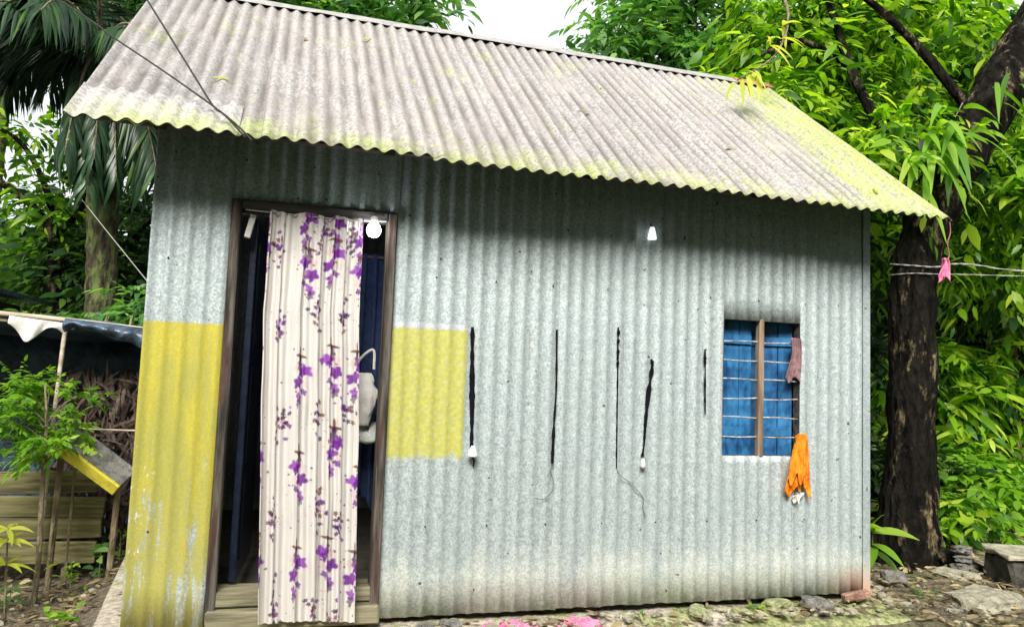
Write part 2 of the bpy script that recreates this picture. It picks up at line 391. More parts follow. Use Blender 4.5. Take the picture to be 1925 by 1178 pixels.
M['bark'] = barkmat('dark_bark', (0.005, 0.0045, 0.004), (0.016, 0.014, 0.011), (0.20, 0.16, 0.09), 0.575)
M['palmbark'] = barkmat('palm_bark', (0.045, 0.038, 0.026), (0.11, 0.095, 0.06), (0.12, 0.16, 0.05), 0.50)
M['twig'] = barkmat('twig_bark', (0.14, 0.11, 0.07), (0.30, 0.25, 0.16), (0.36, 0.32, 0.20))
M['leaf_near'] = leafmat('bright_leaf', [(0, (0.012, 0.050, 0.008)), (0.32, (0.085, 0.24, 0.012)), (0.62, (0.28, 0.50, 0.02)), (1, (0.58, 0.72, 0.08))], 0.58, 0.38, 0.5)
M['leaf_mid'] = leafmat('green_leaf', [(0, (0.03, 0.10, 0.035)), (0.4, (0.10, 0.26, 0.07)), (1, (0.28, 0.50, 0.12))], 0.55)
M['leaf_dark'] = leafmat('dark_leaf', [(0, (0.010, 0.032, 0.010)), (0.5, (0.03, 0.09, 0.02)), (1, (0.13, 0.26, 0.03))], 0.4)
M['leaf_shaded'] = leafmat('shade_darkened_leaf', [(0, (0.006, 0.018, 0.007)), (0.55, (0.018, 0.050, 0.014)), (1, (0.07, 0.15, 0.02))], 0.3)  # greens darkened to stand in for the shade among the trees
M['leaf_lime'] = leafmat('lime_leaf', [(0, (0.08, 0.22, 0.02)), (0.6, (0.22, 0.44, 0.03)), (1, (0.42, 0.60, 0.07))], 0.55)
M['leaf_palm'] = leafmat('palm_leaf', [(0, (0.010, 0.030, 0.014)), (0.6, (0.028, 0.075, 0.026)), (1, (0.10, 0.19, 0.035))], 0.25, 0.35)
M['leaf_dry'] = leafmat('dry_leaf', [(0, (0.10, 0.07, 0.04)), (0.6, (0.26, 0.20, 0.11)), (1, (0.46, 0.38, 0.22))], 0.15, 0.8, 0.2)
M['leaf_yellow'] = leafmat('yellowing_leaf', [(0, (0.36, 0.44, 0.05)), (1, (0.62, 0.62, 0.10))], 0.5)

# ------------------------------------------------------------------ ground
def hgt(x, y):
    x = np.asarray(x, dtype=float); y = np.asarray(y, dtype=float)
    l = np.clip((-0.22-x)/0.25, 0, 1); l = l*l*(3-2*l)
    h = -0.085-0.12*l
    far = np.clip((np.hypot(x-2, y)-9)/20, 0, 1)
    return h-0.15*far
def zg(x, y): return float(hgt(x, y))
gx = np.concatenate([[-300, -120, -50, -25, -14, -8, -5, -3.4, -2.4], np.arange(-1.8, 8.6, 0.05), [9, 9.6, 10.4, 11.5, 13, 16, 22, 32, 60, 130, 300]])
gy = np.concatenate([[-300, -120, -50, -24, -13, -8, -5, -3.2, -2, -1.3], np.arange(-0.9, 3.6, 0.05), [3.8, 4.2, 4.8, 5.6, 6.6, 8, 10, 13, 18, 26, 45, 90, 180, 300]])
GX, GY = np.meshgrid(gx, gy, indexing='ij')
H = hgt(GX, GY).ravel()+0.016*fbm(GX, GY, 3.1)+0.010*fbm(GX, GY, 9.0, 3)+0.006*fbm(GX, GY, 23.0, 7)
GV = np.stack([GX.ravel(), GY.ravel(), H], 1); nv = len(gy)
ii, jj = np.meshgrid(np.arange(len(gx)-1), np.arange(nv-1), indexing='ij'); q = (ii*nv+jj).ravel()
o = mk('ground', GV, np.stack([q, q+nv, q+nv+1, q+1], 1), M['earth'], smooth=True); o['kind'] = 'structure'

# ------------------------------------------------------------------ the tin house
P = 0.076; WR = 1.1412; AW = 0.0052; LW = 3.857; DW = 2.69
EX0, EX1, EY, EZ, RY, RZ = -0.283, 4.086, -0.3814, 2.1065, 1.3477, 3.487
SL = math.hypot(RY-EY, RZ-EZ); DY, DZ = (RY-EY)/SL, (RZ-EZ)/SL
DOOR = (0.329, 1.089, 1.918); WIN = (2.905, 3.395, 0.766, 1.509)
house = thing('tin_house', 'small corrugated tin house with yellow patches, curtained door and barred window', 'house', (0, 0, 0))

def roofz(y): return EZ+(y-EY)*DZ/DY if y < RY else RZ-(y-RY)*DZ/DY
def wallpiece(x0, x1, z0, z1, off, holes=(), name='wall_sheet', seed=0):
    xs = set(np.round(np.arange(math.ceil(x0/P*8), math.floor(x1/P*8)+1)*P/8, 5)) | {x0, x1}
    zs = set(np.linspace(z0, z1, 14))
    for h in holes:
        xs |= {v for v in h[:2] if x0 < v < x1}; zs |= {v for v in h[2:] if z0 < v < z1}
    xs = sorted(xs); zs = sorted(zs)
    def fn(X, Z):
        w = 0.0035*fbm(X, Z, 1.6, seed)+0.0015*fbm(X, Z, 6, seed+4)
        Y = -off-AW*(2*(0.5+0.5*np.cos(2*PI*(X-WR)/P))**1.7-1)+w
        Z = Z+np.where(Z < z0+1e-6, 0.005*fbm(X, Z, 13, seed), 0)
        return np.stack([X, Y, Z], 1)
    V, F = grid(xs, zs, fn, lambda a, b: not any(h[0] < a < h[1] and h[2] < b < h[3] for h in holes))
    return mk(name, V, F, M['wall'], house, smooth=True, solid=0.0012)
hd = (DOOR[0], DOOR[1], -1, DOOR[2]); hw = WIN
wallpiece(-0.004, 0.345, 0.0, 2.36, 0.0, (hd,), seed=1)
wallpiece(0.335, 1.10, 1.918, 2.36, 0.004, seed=2)
wallpiece(1.085, 1.97, 0.0, 2.36, 0.0, (hd,), seed=3)
wallpiece(1.94, 2.68, 0.004, 2.36, 0.004, (), seed=4)
wallpiece(2.65, 3.375, 0.002, 2.36, 0.0, (hw,), seed=5)
wallpiece(3.345, 3.857, 0.006, 2.36, 0.004, (hw,), seed=6)
def gable(xw, sgn):
    ys = np.arange(0.0, DW+0.001, P/6)
    def fn(Y, T):
        top = np.array([min(roofz(v), 9)-0.05 for v in Y])
        return np.stack([xw+sgn*AW*np.cos(2*PI*Y/P), Y, T*top], 1)
    V, F = grid(ys, np.linspace(0, 1, 5), fn)
    mk('side_wall_sheet', V, F, M['tin'], house, smooth=True, solid=0.0012)
gable(0.012, -1); gable(LW-0.012, 1)
V, F = grid(np.arange(0.0, LW, P/6), np.linspace(0, 2.36, 5), lambda X, Z: np.stack([X, DW+AW*np.cos(2*PI*X/P), Z], 1))
mk('back_wall_sheet', V, F, M['tin'], house, smooth=True, solid=0.0012)
# corner flashings
for xa, xb, nm in ((LW-0.045, LW+0.004, 1), (-0.006, 0.03, 0)):
    V, F = merge(box(xa, xb, -0.0165, -0.0145, 0.02, 2.34), box(xb-0.002 if nm else xa, xb if nm else xa+0.002, -0.0145, 0.04, 0.02, 2.34))
    if nm: mk('corner_flashing', V, F, M['tin'], house)
# inside floor, plinth, wall plate
V, F = box(0.03, LW-0.03, 0.14, DW-0.03, -0.05, 0.05); mk('floor', V, F, M['inside'], house)
def plinth():
    xs = np.concatenate([[-0.24, -0.20], np.arange(-0.16, 3.99, 0.04), [4.0]]); ys = np.concatenate([np.arange(-0.30, 0.1, 0.02), np.arange(0.1, 2.9, 0.1)])
    def fn(X, Y):
        w = 0.02*fbm(X, Y, 5)+0.01*fbm(X, Y, 17, 2)
        xl = -0.175-0.085*np.clip(Y, 0, 3); X = np.where(X < 0.5, xl+(X+0.24)*(0.5-xl)/0.74, X)
        ed = np.minimum(np.minimum((X-xl)/0.05, (4.0-X)/0.06), (Y+0.30)/0.06)+w*6
        ed = np.clip(ed, 0, 1); ed = 1-(1-ed)**2
        Z = -0.20+0.165*ed+0.5*w*(Y < 0.6)-0.05*np.clip((-Y-0.08)/0.2, 0, 1)
        return np.stack([X, Y, np.minimum(Z, -0.026)], 1)
    V, F = grid(xs, ys, fn); return mk('plinth', V, F, M['plinth'], house, smooth=True)
plinth()
# roof: lapped corrugated sheets, front and back
AR = 0.0105; XD = -0.2505
def roofsheet(x0, x1, s0, s1, off, front=True, mat='roof', seed=0, name='roof_sheet'):
    xs = sorted(set(np.round(np.arange(math.ceil(x0/P*8), math.floor(x1/P*8)+1)*P/8, 5)) | {x0, x1}); ss = np.linspace(s0, s1, 12)
    def fn(X, S):
        S = S+np.where(S < s0+1e-6, 0.012*math.sin(seed*2.1)+0.004*fbm(X, S, 9, seed), 0)
        h = off-AR*np.cos(2*PI*(X-XD)/P)+0.004*fbm(X, S, 1.7, seed)+0.001*fbm(X, S, 8, seed)
        Y = EY+S*DY-h*DZ; Z = EZ+S*DZ+h*DY
        if not front: Y = 2*RY-Y
        return np.stack([X, Y, Z], 1)
    V, F = grid(xs, ss, fn); return mk(name, V, F, M[mat], house, smooth=True, solid=0.0012)
W = 0.735
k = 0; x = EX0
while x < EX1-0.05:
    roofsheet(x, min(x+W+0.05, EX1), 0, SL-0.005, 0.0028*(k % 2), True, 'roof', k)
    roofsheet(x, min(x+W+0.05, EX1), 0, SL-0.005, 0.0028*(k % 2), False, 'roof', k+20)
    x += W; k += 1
roofsheet(EX0-0.003, 0.36, -0.012, 0.34, 0.0062, True, 'roof_new', 31)
def ridgecap(x0, x1, mat, off):
    xs = np.arange(x0, x1+0.001, 0.04); ts = np.array([-1, -0.6, -0.25, -0.08, 0, 0.08, 0.25, 0.6, 1.0])
    def fn(X, T):
        d = np.abs(T)*0.115; hh = AR+0.005+off+0.004*fbm(X, T, 2.2, 5)+0.004*fbm(X, T, 9, 6)*np.abs(T)
        Y = RY+np.sign(T)*d*DY; Z = RZ-d*DZ+hh/DY-0.012*(np.abs(T) < 0.05)
        return np.stack([X, Y, Z], 1)
    V, F = grid(xs, ts, fn); mk('ridge_cap', V, F, M[mat], house, smooth=True, solid=0.0015)
ridgecap(EX0, 1.55, 'cap', 0.0); ridgecap(1.45, 3.0, 'cap', 0.003); ridgecap(2.95, 3.85, 'cap', 0.0); ridgecap(3.78, EX1+0.02, 'rust', 0.003)
# rafters and wall plate under the eave
for x in (0.02, 0.98, 1.95, 2.9, 3.8):
    V, F = box(x, x+0.05, 0, 1.5, 0, 0.05); 
    Y = EY+0.12+V[:, 1]*DY; Z = EZ+0.12*DZ/DY-0.075+V[:, 1]*DZ+V[:, 2]; V = np.stack([V[:, 0], Y, Z], 1)
    mk('rafter', V, F, M['lintel'], house)
V, F = box(-0.2, 4.0, -0.24, -0.19, EZ+0.12-0.075, EZ+0.12-0.03); mk('eave_batten', V, F, M['lintel'], house)

# door frame, sill, leaf
def jamb(x0, x1, seed):
    zs = np.linspace(0.02, 1.918, 40); pts = []
    V, F = box(x0, x1, -0.028, 0.075, 0.02, 1.912, 0.006, 0.004); return mk('jamb', V, F, M['jamb'], house)
jamb(0.331, 0.372, 1); jamb(1.044, 1.088, 2)
V, F = box(0.374, 1.042, -0.022, 0.075, 1.870, 1.912, 0.004); mk('lintel', V, F, M['lintel'], house)
V, F = box(0.345, 1.075, -0.020, 0.13, 0.085, 0.152, 0.008, 0.006); mk('sill', V, F, M['sill'], house)
V, F = box(0.335, 1.085, -0.06, 0.12, -0.008, 0.078, 0.008, 0.008); mk('step', V, F, M['sill'], house)
# open door leaf, swung inwards on the left jamb
V, F = merge(box(0.413, 0.445, 0.085, 0.70, 0.17, 1.84, 0.004)); V = rot(V, 'Z', math.radians(-4), (0.413, 0.085, 0)); leaf = mk('door_leaf', V, F, M['navy'], house)
for (za, zb) in ((0.25, 0.62), (0.70, 1.15), (1.24, 1.74)):
    V, F = box(0.444, 0.452, 0.16, 0.62, za, zb, 0.003); V = rot(V, 'Z', math.radians(-4), (0.413, 0.085, 0)); pn = mk('door_panel', V, F, M['navy'], house); pn.parent = leaf
V, F = box(0.401, 0.428, 0.0, 0.02, 1.74, 1.85, 0.003); V = rot(V, 'Y', math.radians(12), (0.41, 0, 1.8)); mk('wedge', V, F, M['whitecloth'], house)

# window: frame (a part) with post, bars and shutter boards as its pieces
fp = [box(x0, x1, 0.0, 0.06, WIN[2]-0.02, WIN[3]+0.02) for x0, x1 in ((2.885, 2.905), (3.397, 3.417))]+[box(2.907, 3.395, 0.012, 0.06, z0, z1) for z0, z1 in ((WIN[2]-0.02, WIN[2]-0.001), (WIN[3]+0.002, WIN[3]+0.022))]
V, F = merge(*fp); window = mk('window', V, F, M['lintel'], house)
def piece(name, VF, mat):
    o = mk(name, VF[0], VF[1], mat, house); o.parent = window; return o
def shutter(x0, x1, hinge, ang, n=3):
    w = (x1-x0)/n
    for i in range(n):
        V, F = box(x0+i*w+0.0015, x0+(i+1)*w-0.0015, 0.075+0.002*(i % 2), 0.092, WIN[2]-0.01, WIN[3]+0.01, 0.003); piece('shutter_board', (rot(V, 'Z', ang, (hinge, 0.085, 0)), F), M['blue'])
    for zz in (WIN[2]+0.10, WIN[3]-0.13):
        V, F = box(x0+0.01, x1-0.01, 0.062, 0.0735, zz, zz+0.05, 0.002); piece('shutter_rail', (rot(V, 'Z', ang, (hinge, 0.085, 0)), F), M['blue'])
shutter(2.895, 3.140, 2.895, math.radians(3)); shutter(3.150, 3.405, 3.405, math.radians(-16))
piece('window_post', box(3.131, 3.163, 0.000, 0.040, WIN[2]-0.005, WIN[3]+0.012, 0.004, 0.003), M['mullion'])
for i in range(6):
    zz = 0.868+i*0.1045; b = 0.004*math.sin(i*2.3)
    for xa, xb in ((2.90, 3.132), (3.162, 3.40)):
        piece('window_bar', tube(smoothpath([(xa, 0.022, zz+b), ((xa+xb)/2, 0.020+0.003*math.sin(i*4.1), zz-0.003*math.cos(i*3)), (xb, 0.022, zz-b)], 7), [0.0042], 8), M['steel'])
# small rust holes with dark rims: shallow nail heads along the sheets
for zz in (0.42, 1.62, 2.10):
    for xx in np.arange(0.08, 3.8, 0.304):
        kx = WR+round((xx-WR)/P)*P
        if (DOOR[0]-0.02 < kx < DOOR[1]+0.02 and zz < 1.95) or (WIN[0]-0.02 < kx < WIN[1]+0.02 and WIN[2] < zz < WIN[3]): continue
        V, F = lathe([(0.0045, 0), (0.004, 0.002), (0.0015, 0.0035)], (0, 0, 0), 8); V = V[:, [0, 2, 1]]*np.array([1, -1, 1])+np.array([kx, -AW-0.0035, zz])
        mk('nail_head', V, F, M['wire'], house)

# ------------------------------------------------------------------ curtain
def paint_print(U, Vv, bgc, motifs):
    C = np.tile(np.array(bgc), (len(U), 1))
    for (cu, cv, blobs) in motifs:
        near = np.where((np.abs(U-cu) < 0.16) & (np.abs(Vv-cv) < 0.26))[0]
        if len(near) == 0: continue
        u = U[near]-cu; v = Vv[near]-cv
        for (du, dv, ru, rv, ang, colr, a) in blobs:
            c, s = math.cos(ang), math.sin(ang); x = (u-du)*c+(v-dv)*s; y = -(u-du)*s+(v-dv)*c
            r = np.sqrt((x/ru)**2+(y/rv)**2); r += 0.22*np.sin(5*np.arctan2(y, x)+du*90)
            m = np.clip((1.15-r)/0.3, 0, 1)*a
            C[near] = C[near]*(1-m[:, None])+np.array(colr)*m[:, None]
    return C
def curtain():
    NU, NV = 260, 620; us = np.linspace(0, 1, NU); vs2 = np.linspace(0, 1, NV)
    U, T = np.meshgrid(us, vs2, indexing='ij'); U = U.ravel(); T = T.ravel()
    r = np.random.default_rng(4)
    phase = 2*PI*(U*6.2+0.25*np.sin(U*9.0)+0.10*T*np.sin(U*5+1))
    dep = (0.017+0.006*np.sin(U*23))*(0.65+0.35*T)
    xl = np.interp(T, [0, 0.25, 0.55, 1], [0.492, 0.490, 0.512, 0.552]); xr = np.interp(T, [0, 0.25, 0.55, 1], [0.925, 0.925, 0.950, 0.972])
    X = xl+(xr-xl)*(U+0.016*np.sin(phase*1.0+1.3))
    Y = -0.040-0.058*T**1.3-dep*np.sin(phase)-0.006*np.sin(3*phase+2)
    cr = fbm(U*2.2, T*3.0, 2.0, 3)+0.5*fbm(U*5, T*9.0, 1.6, 8)
    Y = Y+0.007*cr; X = X+0.004*fbm(U*3, T*5, 2.0, 12)
    zt = 1.868+0.006*np.sin(phase*0.5); zb = 0.030+0.008*np.sin(U*4)-0.006*U+0.004*np.sin(phase)
    Z = zt+(zb-zt)*T
    cu = U*0.62; cv = T*1.87
    PUR = (0.20, 0.025, 0.33); VIO = (0.36, 0.09, 0.52); DK = (0.08, 0.02, 0.12); BR = (0.20, 0.075, 0.035); PK = (0.72, 0.34, 0.36); LIL = (0.62, 0.42, 0.68)
    mot = []
    def primary(u, v, f=1.0, fl=1):
        b = [(0, -0.075, 0.030, 0.006, 0.1, BR, 0.9), (0, -0.078, 0.005, 0.026, 0.0, BR, 0.9), (-0.004*fl, -0.045, 0.012, 0.030, 0.1, DK, 0.85), (-0.018*fl, -0.03, 0.022, 0.014, 0.6, PK, 0.55),
             (0.024*fl, -0.028, 0.026, 0.018, 0.3, VIO, 0.95), (0.010*fl, -0.018, 0.014, 0.022, 0.8, PUR, 0.95), (-0.018*fl, 0.018, 0.026, 0.019, -0.3, PUR, 0.95), (-0.006*fl, 0.010, 0.012, 0.010, 0, VIO, 0.9),
             (0.014*fl, 0.050, 0.016, 0.010, 0.4, PUR, 0.85), (-0.014*fl, 0.072, 0.020, 0.014, 1.0, VIO, 0.9), (-0.018*fl, 0.092, 0.010, 0.016, 0.2, DK, 0.7), (0.020*fl, 0.02, 0.018, 0.012, 0.3, PK, 0.45)]
        for _ in range(13): b.append((r.normal(0, 0.036), r.normal(0.01, 0.075), 0.0035, 0.0045, r.random()*3, (DK, PK, BR, PUR)[r.integers(4)], 0.8))
        mot.append((u, v, [(x*1.3, y*1.3, p_*1.35, q_*1.3, an, c_, al*(0.5 if c_ is PK else 1)) for (x, y, p_, q_, an, c_, al) in b]))
    def sparse(u, v):
        b = [(0, 0, 0.020, 0.014, 0.4, LIL, 0.55)]
        for _ in range(20): b.append((r.normal(0, 0.02), r.normal(0, 0.045), 0.008, 0.011, r.random()*3, (DK, PUR, BR, DK)[r.integers(4)], 0.85))
        for _ in range(14): b.append((r.normal(0, 0.06), r.normal(0, 0.07), 0.0025, 0.003, 0, (BR, DK, PK)[r.integers(3)], 0.7))
        mot.append((u, v, b))
    for j, v in enumerate((0.0, 0.235, 0.70, 1.165, 1.62)):
        for i, u in enumerate((-0.02, 0.255, 0.445, 0.60)):
            primary(u+0.015*r.normal(), v+0.035*r.normal()+(0.06 if i % 2 else -0.03), 1, 1 if (i+j) % 2 else -1)
    for j, v in enumerate((0.11, 0.47, 0.93, 1.40, 1.84)):
        for i, u in enumerate((0.10, 0.345, 0.53)):
            sparse(u+0.02*r.normal(), v+0.03*r.normal())
    C = paint_print(cu, cv, (0.81, 0.775, 0.73), mot)
    st = (np.abs((cu*1000) % 77-38) < 1.1); C[st] = C[st]*0.6+np.array((0.30, 0.36, 0.24))*0.4
    V = np.stack([X, Y, Z], 1)-np.array((0.73, -0.04, 0))
    ii, jj = np.meshgrid(np.arange(NU-1), np.arange(NV-1), indexing='ij'); q = (ii*NV+jj).ravel()
    root = thing('door_curtain', 'cream curtain printed with purple flowers hanging in the doorway', 'curtain', (0.73, -0.04, 0))
    V += np.array((0.73, -0.04, 0))
    mk('fabric', V, np.stack([q, q+1, q+NV+1, q+NV], 1), printmat('floral_curtain'), root, smooth=True, colors=C)
    V, F = tube([(0.392, -0.036, 1.862), (0.6, -0.038, 1.858), (0.8, -0.038, 1.857), (1.03, -0.036, 1.866)], [0.003], 6); mk('curtain_cord', V, F, M['paleline'], root)
curtain()

# ------------------------------------------------------------------ things in the doorway
b = thing('lit_bulb', 'glowing white bulb hanging from the door lintel', 'light bulb', (0.972, -0.055, 1.80))
em = NT('bulb_glow'); em.b.inputs['Emission Color'].default_value = (0.92, 0.97, 1, 1); em.b.inputs['Emission Strength'].default_value = 22
V, F = lathe([(0.004, -0.040), (0.022, -0.034), (0.033, -0.016), (0.034, 0.0), (0.027, 0.018), (0.016, 0.03)], (0.972, -0.055, 1.822), 20); mk('globe', V, F, em.m, b, smooth=True)
V, F = lathe([(0.016, 0.03), (0.018, 0.034), (0.018, 0.055), (0.008, 0.062)], (0.972, -0.055, 1.822), 14); mk('holder', V, F, M['white'], b, smooth=True)
V, F = tube(smoothpath([(0.972, -0.055, 1.88), (0.980, -0.05, 1.895), (1.0, -0.035, 1.900), (1.02, -0.024, 1.898)], 14), [0.003], 6); mk('lead', V, F, M['wire'], b)

def cloth(path_top, drop, wtop, wbot, y, folds, depth, seed, nu=40, nv=40, thick=0.002, ragged=0.01):
    us = np.linspace(0, 1, nu); vv = np.linspace(0, 1, nv)
    x0, z0 = path_top
    def fn(U, T):
        w = wtop+(wbot-wtop)*T**0.7
        X = x0+(U-0.5)*w+0.012*np.sin(T*4+seed)+0.006*np.sin(U*9+T*5)
        Y = y-depth*np.sin(2*PI*U*folds+seed+1.2*T)-0.4*depth*np.sin(2*PI*U*folds*2.3+T*3)
        Z = z0-drop*T*(1+0.06*np.sin(U*7+seed))+ragged*np.sin(U*17+seed)*T
        return np.stack([X, Y, Z], 1)
    return grid(us, vv, fn)
V, F = cloth((0.99, 1.76), 1.30, 0.26, 0.30, 0.34, 5, 0.018, 1.0); solo('hanging_cloth', V, F, M['navycloth'], 'dark navy cloth hanging inside the doorway behind the floral curtain', 'cloth', (0.99, 0.34, 0.5), smooth=True, solid=0.002)
V, F = tube([(0.62, 0.34, 1.74), (1.5, 0.34, 1.75)], [0.008], 8); solo('hanging_rail', V, F, M['lintel'], 'thin dark rail inside the doorway carrying the navy cloth', 'rail', (0.62, 0.34, 1.74))
def bag():
    root = thing('white_bag', 'crumpled white carrier bag hanging inside the doorway by the right jamb', 'bag', (0.985, 0.16, 0.95))
    n = 26; us = np.linspace(0, 2*PI, n, endpoint=False); ts = np.linspace(0, 1, 16); V = []
    for t in ts:
        for a in us:
            r = 0.03+0.028*math.sin(PI*min(t*1.1, 1))
            rr = r*(1+0.3*mnoise.noise(Vector((math.cos(a)*2, math.sin(a)*2, t*6)))+0.15*mnoise.noise(Vector((math.cos(a)*6, math.sin(a)*6, t*14))))
            V.append((0.985+rr*1.15*math.cos(a), 0.16+rr*0.5*math.sin(a), 1.14-0.26*t))
    F = [(i*n+k, i*n+(k+1) % n, (i+1)*n+(k+1) % n, (i+1)*n+k) for i in range(15) for k in range(n)]+[tuple(15*n+k for k in range(n))]
    mk('bag_body', V, F, M['whitecloth'], root, smooth=True)
    V, F = tube(smoothpath([(0.945, 0.15, 1.13), (0.955, 0.15, 1.20), (1.02, 0.14, 1.255), (1.03, 0.15, 1.16)], 18), [0.007], 6); mk('handle', V, F, M['whitecloth'], root)
bag()
V, F = lathe([(0.075, 0.0), (0.07, -0.025), (0.045, -0.05), (0.02, -0.056)], (1.02, 0.20, 0.86), 20); V = rot(V, 'X', math.radians(38), (1.02, 0.2, 0.84))
solo('hung_bowl', V, F, M['tin'], 'grey metal bowl hung below the white bag in the doorway', 'bowl', (1.02, 0.20, 0.80), smooth=True)

# ------------------------------------------------------------------ things hanging on the front wall
YW = -AW-0.006
def strip(name, label, pts, widths, cat='cord', extra=None):
    P0 = np.array([(x, YW-0.004, z) for x, z in pts]); loc = (pts[0][0], YW, pts[0][1])
    root = thing(name, label, cat, loc)
    n = 60; path = smoothpath(P0, n); w = np.interp(np.linspace(0, 1, n), np.linspace(0, 1, len(widths)), widths)
    w = w*(1+0.75*np.array([mnoise.noise(Vector((0.3, i*0.33, pts[0][0]*7))) for i in range(n)]))
    V = []
    for (c, hw_) in zip(path, w):
        V += [(c[0]-hw_, c[1]+0.002, c[2]), (c[0]-hw_*0.6, c[1]-0.003, c[2]), (c[0]+hw_*0.6, c[1]-0.003, c[2]), (c[0]+hw_, c[1]+0.002, c[2])]
    F = [(i*4+k, i*4+(k+1) % 4, (i+1)*4+(k+1) % 4, (i+1)*4+k) for i in range(n-1) for k in range(4)]+[(3, 2, 1, 0), tuple((n-1)*4+k for k in range(4))]
    mk('strap', V, F, M['black'], root)
    V, F = lathe([(0.006, 0), (0.006, 0.004), (0.003, 0.006)], (0, 0, 0), 8); V = V[:, [0, 2, 1]]*np.array([1, -1, 1])+np.array([pts[0][0], YW-0.006, pts[0][1]-0.004]); mk('nail', V, F, M['wire'], root)
    return root
r1 = strip('hanging_strap', 'thick black strap hanging at the edge of the yellow patch, white cap below', [(1.484, 1.385), (1.492, 1.15), (1.500, 0.95), (1.504, 0.80)], [0.009, 0.011, 0.012, 0.011, 0.008])
V, F = lathe([(0.008, 0.045), (0.014, 0.03), (0.026, 0.0), (0.026, -0.006), (0.012, -0.010)], (1.505, YW-0.028, 0.762), 14); mk('end_cap', V, F, M['white'], r1, smooth=True)
V, F = tube(smoothpath([(1.505, YW-0.01, 0.752), (1.518, YW-0.008, 0.735), (1.515, YW-0.008, 0.705)], 8), [0.004], 6); mk('tail', V, F, M['black'], r1)
r2 = strip('hanging_strap', 'long thin black strap on bare tin, pale frayed loop at its foot', [(1.927, 1.395), (1.934, 1.1), (1.928, 0.9), (1.926, 0.72)], [0.005, 0.006, 0.006, 0.009])
V, F = tube(smoothpath([(1.926, YW-0.006, 0.72), (1.915, YW-0.008, 0.68), (1.935, YW-0.008, 0.63), (1.92, YW-0.01, 0.575), (1.88, YW-0.008, 0.545), (1.835, YW-0.006, 0.552)], 24), [0.0025, 0.0015], 6); mk('frayed_loop', V, F, M['stone'], r2)
r3 = strip('hanging_strap', 'narrow knotted black cord with a pale string trailing from its end', [(2.266, 1.425), (2.271, 1.2), (2.274, 0.95), (2.278, 0.70)], [0.004, 0.006, 0.004, 0.004, 0.004])
for zz in (1.40, 1.355, 1.30, 1.24):
    V, F = lathe([(0.003, -0.012), (0.009, -0.004), (0.009, 0.004), (0.003, 0.012)], (2.268, YW-0.008, zz), 8); mk('knot', V, F, M['black'], r3, smooth=True)
V, F = tube(smoothpath([(2.278, YW-0.006, 0.70), (2.30, YW-0.01, 0.66), (2.36, YW-0.008, 0.62), (2.43, YW-0.006, 0.55), (2.432, YW-0.006, 0.50), (2.447, YW-0.006, 0.45)], 24), [0.0018, 0.0022], 6); mk('string', V, F, M['stone'], r3)
r4 = strip('hanging_strap', 'wide crooked black strap pinched above a cream tassel', [(2.462, 1.268), (2.470, 1.235), (2.452, 1.1), (2.437, 0.93), (2.432, 0.83), (2.424, 0.76)], [0.006, 0.012, 0.013, 0.010, 0.004, 0.010])
V, F = lathe([(0.005, 0.025), (0.010, 0.012), (0.016, -0.012), (0.010, -0.026)], (2.421, YW-0.018, 0.725), 10); mk('tassel', V, F, M['whitecloth'], r4, smooth=True)
r5 = strip('hanging_strap', 'short black strap on the tin next to the window', [(2.781, 1.335), (2.784, 1.25), (2.786, 1.12), (2.789, 0.985)], [0.003, 0.009, 0.003, 0.006, 0.005, 0.003])
lm = NT('small_lamp_glow'); lm.b.inputs['Base Color'].default_value = (0.8, 0.82, 0.82, 1); lm.b.inputs['Emission Color'].default_value = (0.95, 1, 1, 1); lm.b.inputs['Emission Strength'].default_value = 0.6
b = thing('wall_lamp', 'small white glowing lamp fixed to the tin under the eave', 'lamp', (2.44, -0.03, 1.91))
V, F = lathe([(0.008, 0.062), (0.012, 0.058), (0.021, 0.02), (0.024, 0.0), (0.023, -0.004), (0.01, -0.006)], (2.440, -0.036, 1.908), 16); mk('shade', V, F, lm.m, b, smooth=True)
V, F = tube(smoothpath([(2.440, -0.036, 1.968), (2.441, -0.033, 1.975), (2.442, -0.026, 1.982), (2.442, -0.01, 1.984)], 12), [0.003], 6); mk('lead', V, F, M['wire'], b)
# cloths at the window
def orange():
    root = thing('orange_cloth', 'bright orange cloth draped over the lower corner of the window', 'cloth', (3.37, -0.03, 0.55))
    V, F = cloth((3.365, 0.885), 0.31, 0.070, 0.165, -0.036, 1.9, 0.016, 0.6, 44, 50, ragged=0.022); mk('outer_fold', V, F, M['orange'], root, smooth=True, solid=0.003)
    V, F = cloth((3.352, 0.895), 0.26, 0.055, 0.115, -0.060, 1.2, 0.012, 2.2, 30, 40, ragged=0.03); mk('inner_fold', V, F, M['orange'], root, smooth=True, solid=0.003)
    V, F = cloth((3.365, 0.57), 0.045, 0.06, 0.03, -0.026, 2, 0.008, 1.1, 20, 16, ragged=0.02); mk('white_hem', V, F, M['whitecloth'], root, smooth=True, solid=0.002)
orange()
V, F = cloth((3.355, 1.425), 0.235, 0.060, 0.085, 0.000, 2.2, 0.010, 0.3, 30, 30); solo('maroon_rag', V, F, M['maroon'], 'faded maroon rag hanging on the window bars', 'cloth', (3.355, 0.0, 1.2), smooth=True, solid=0.003)

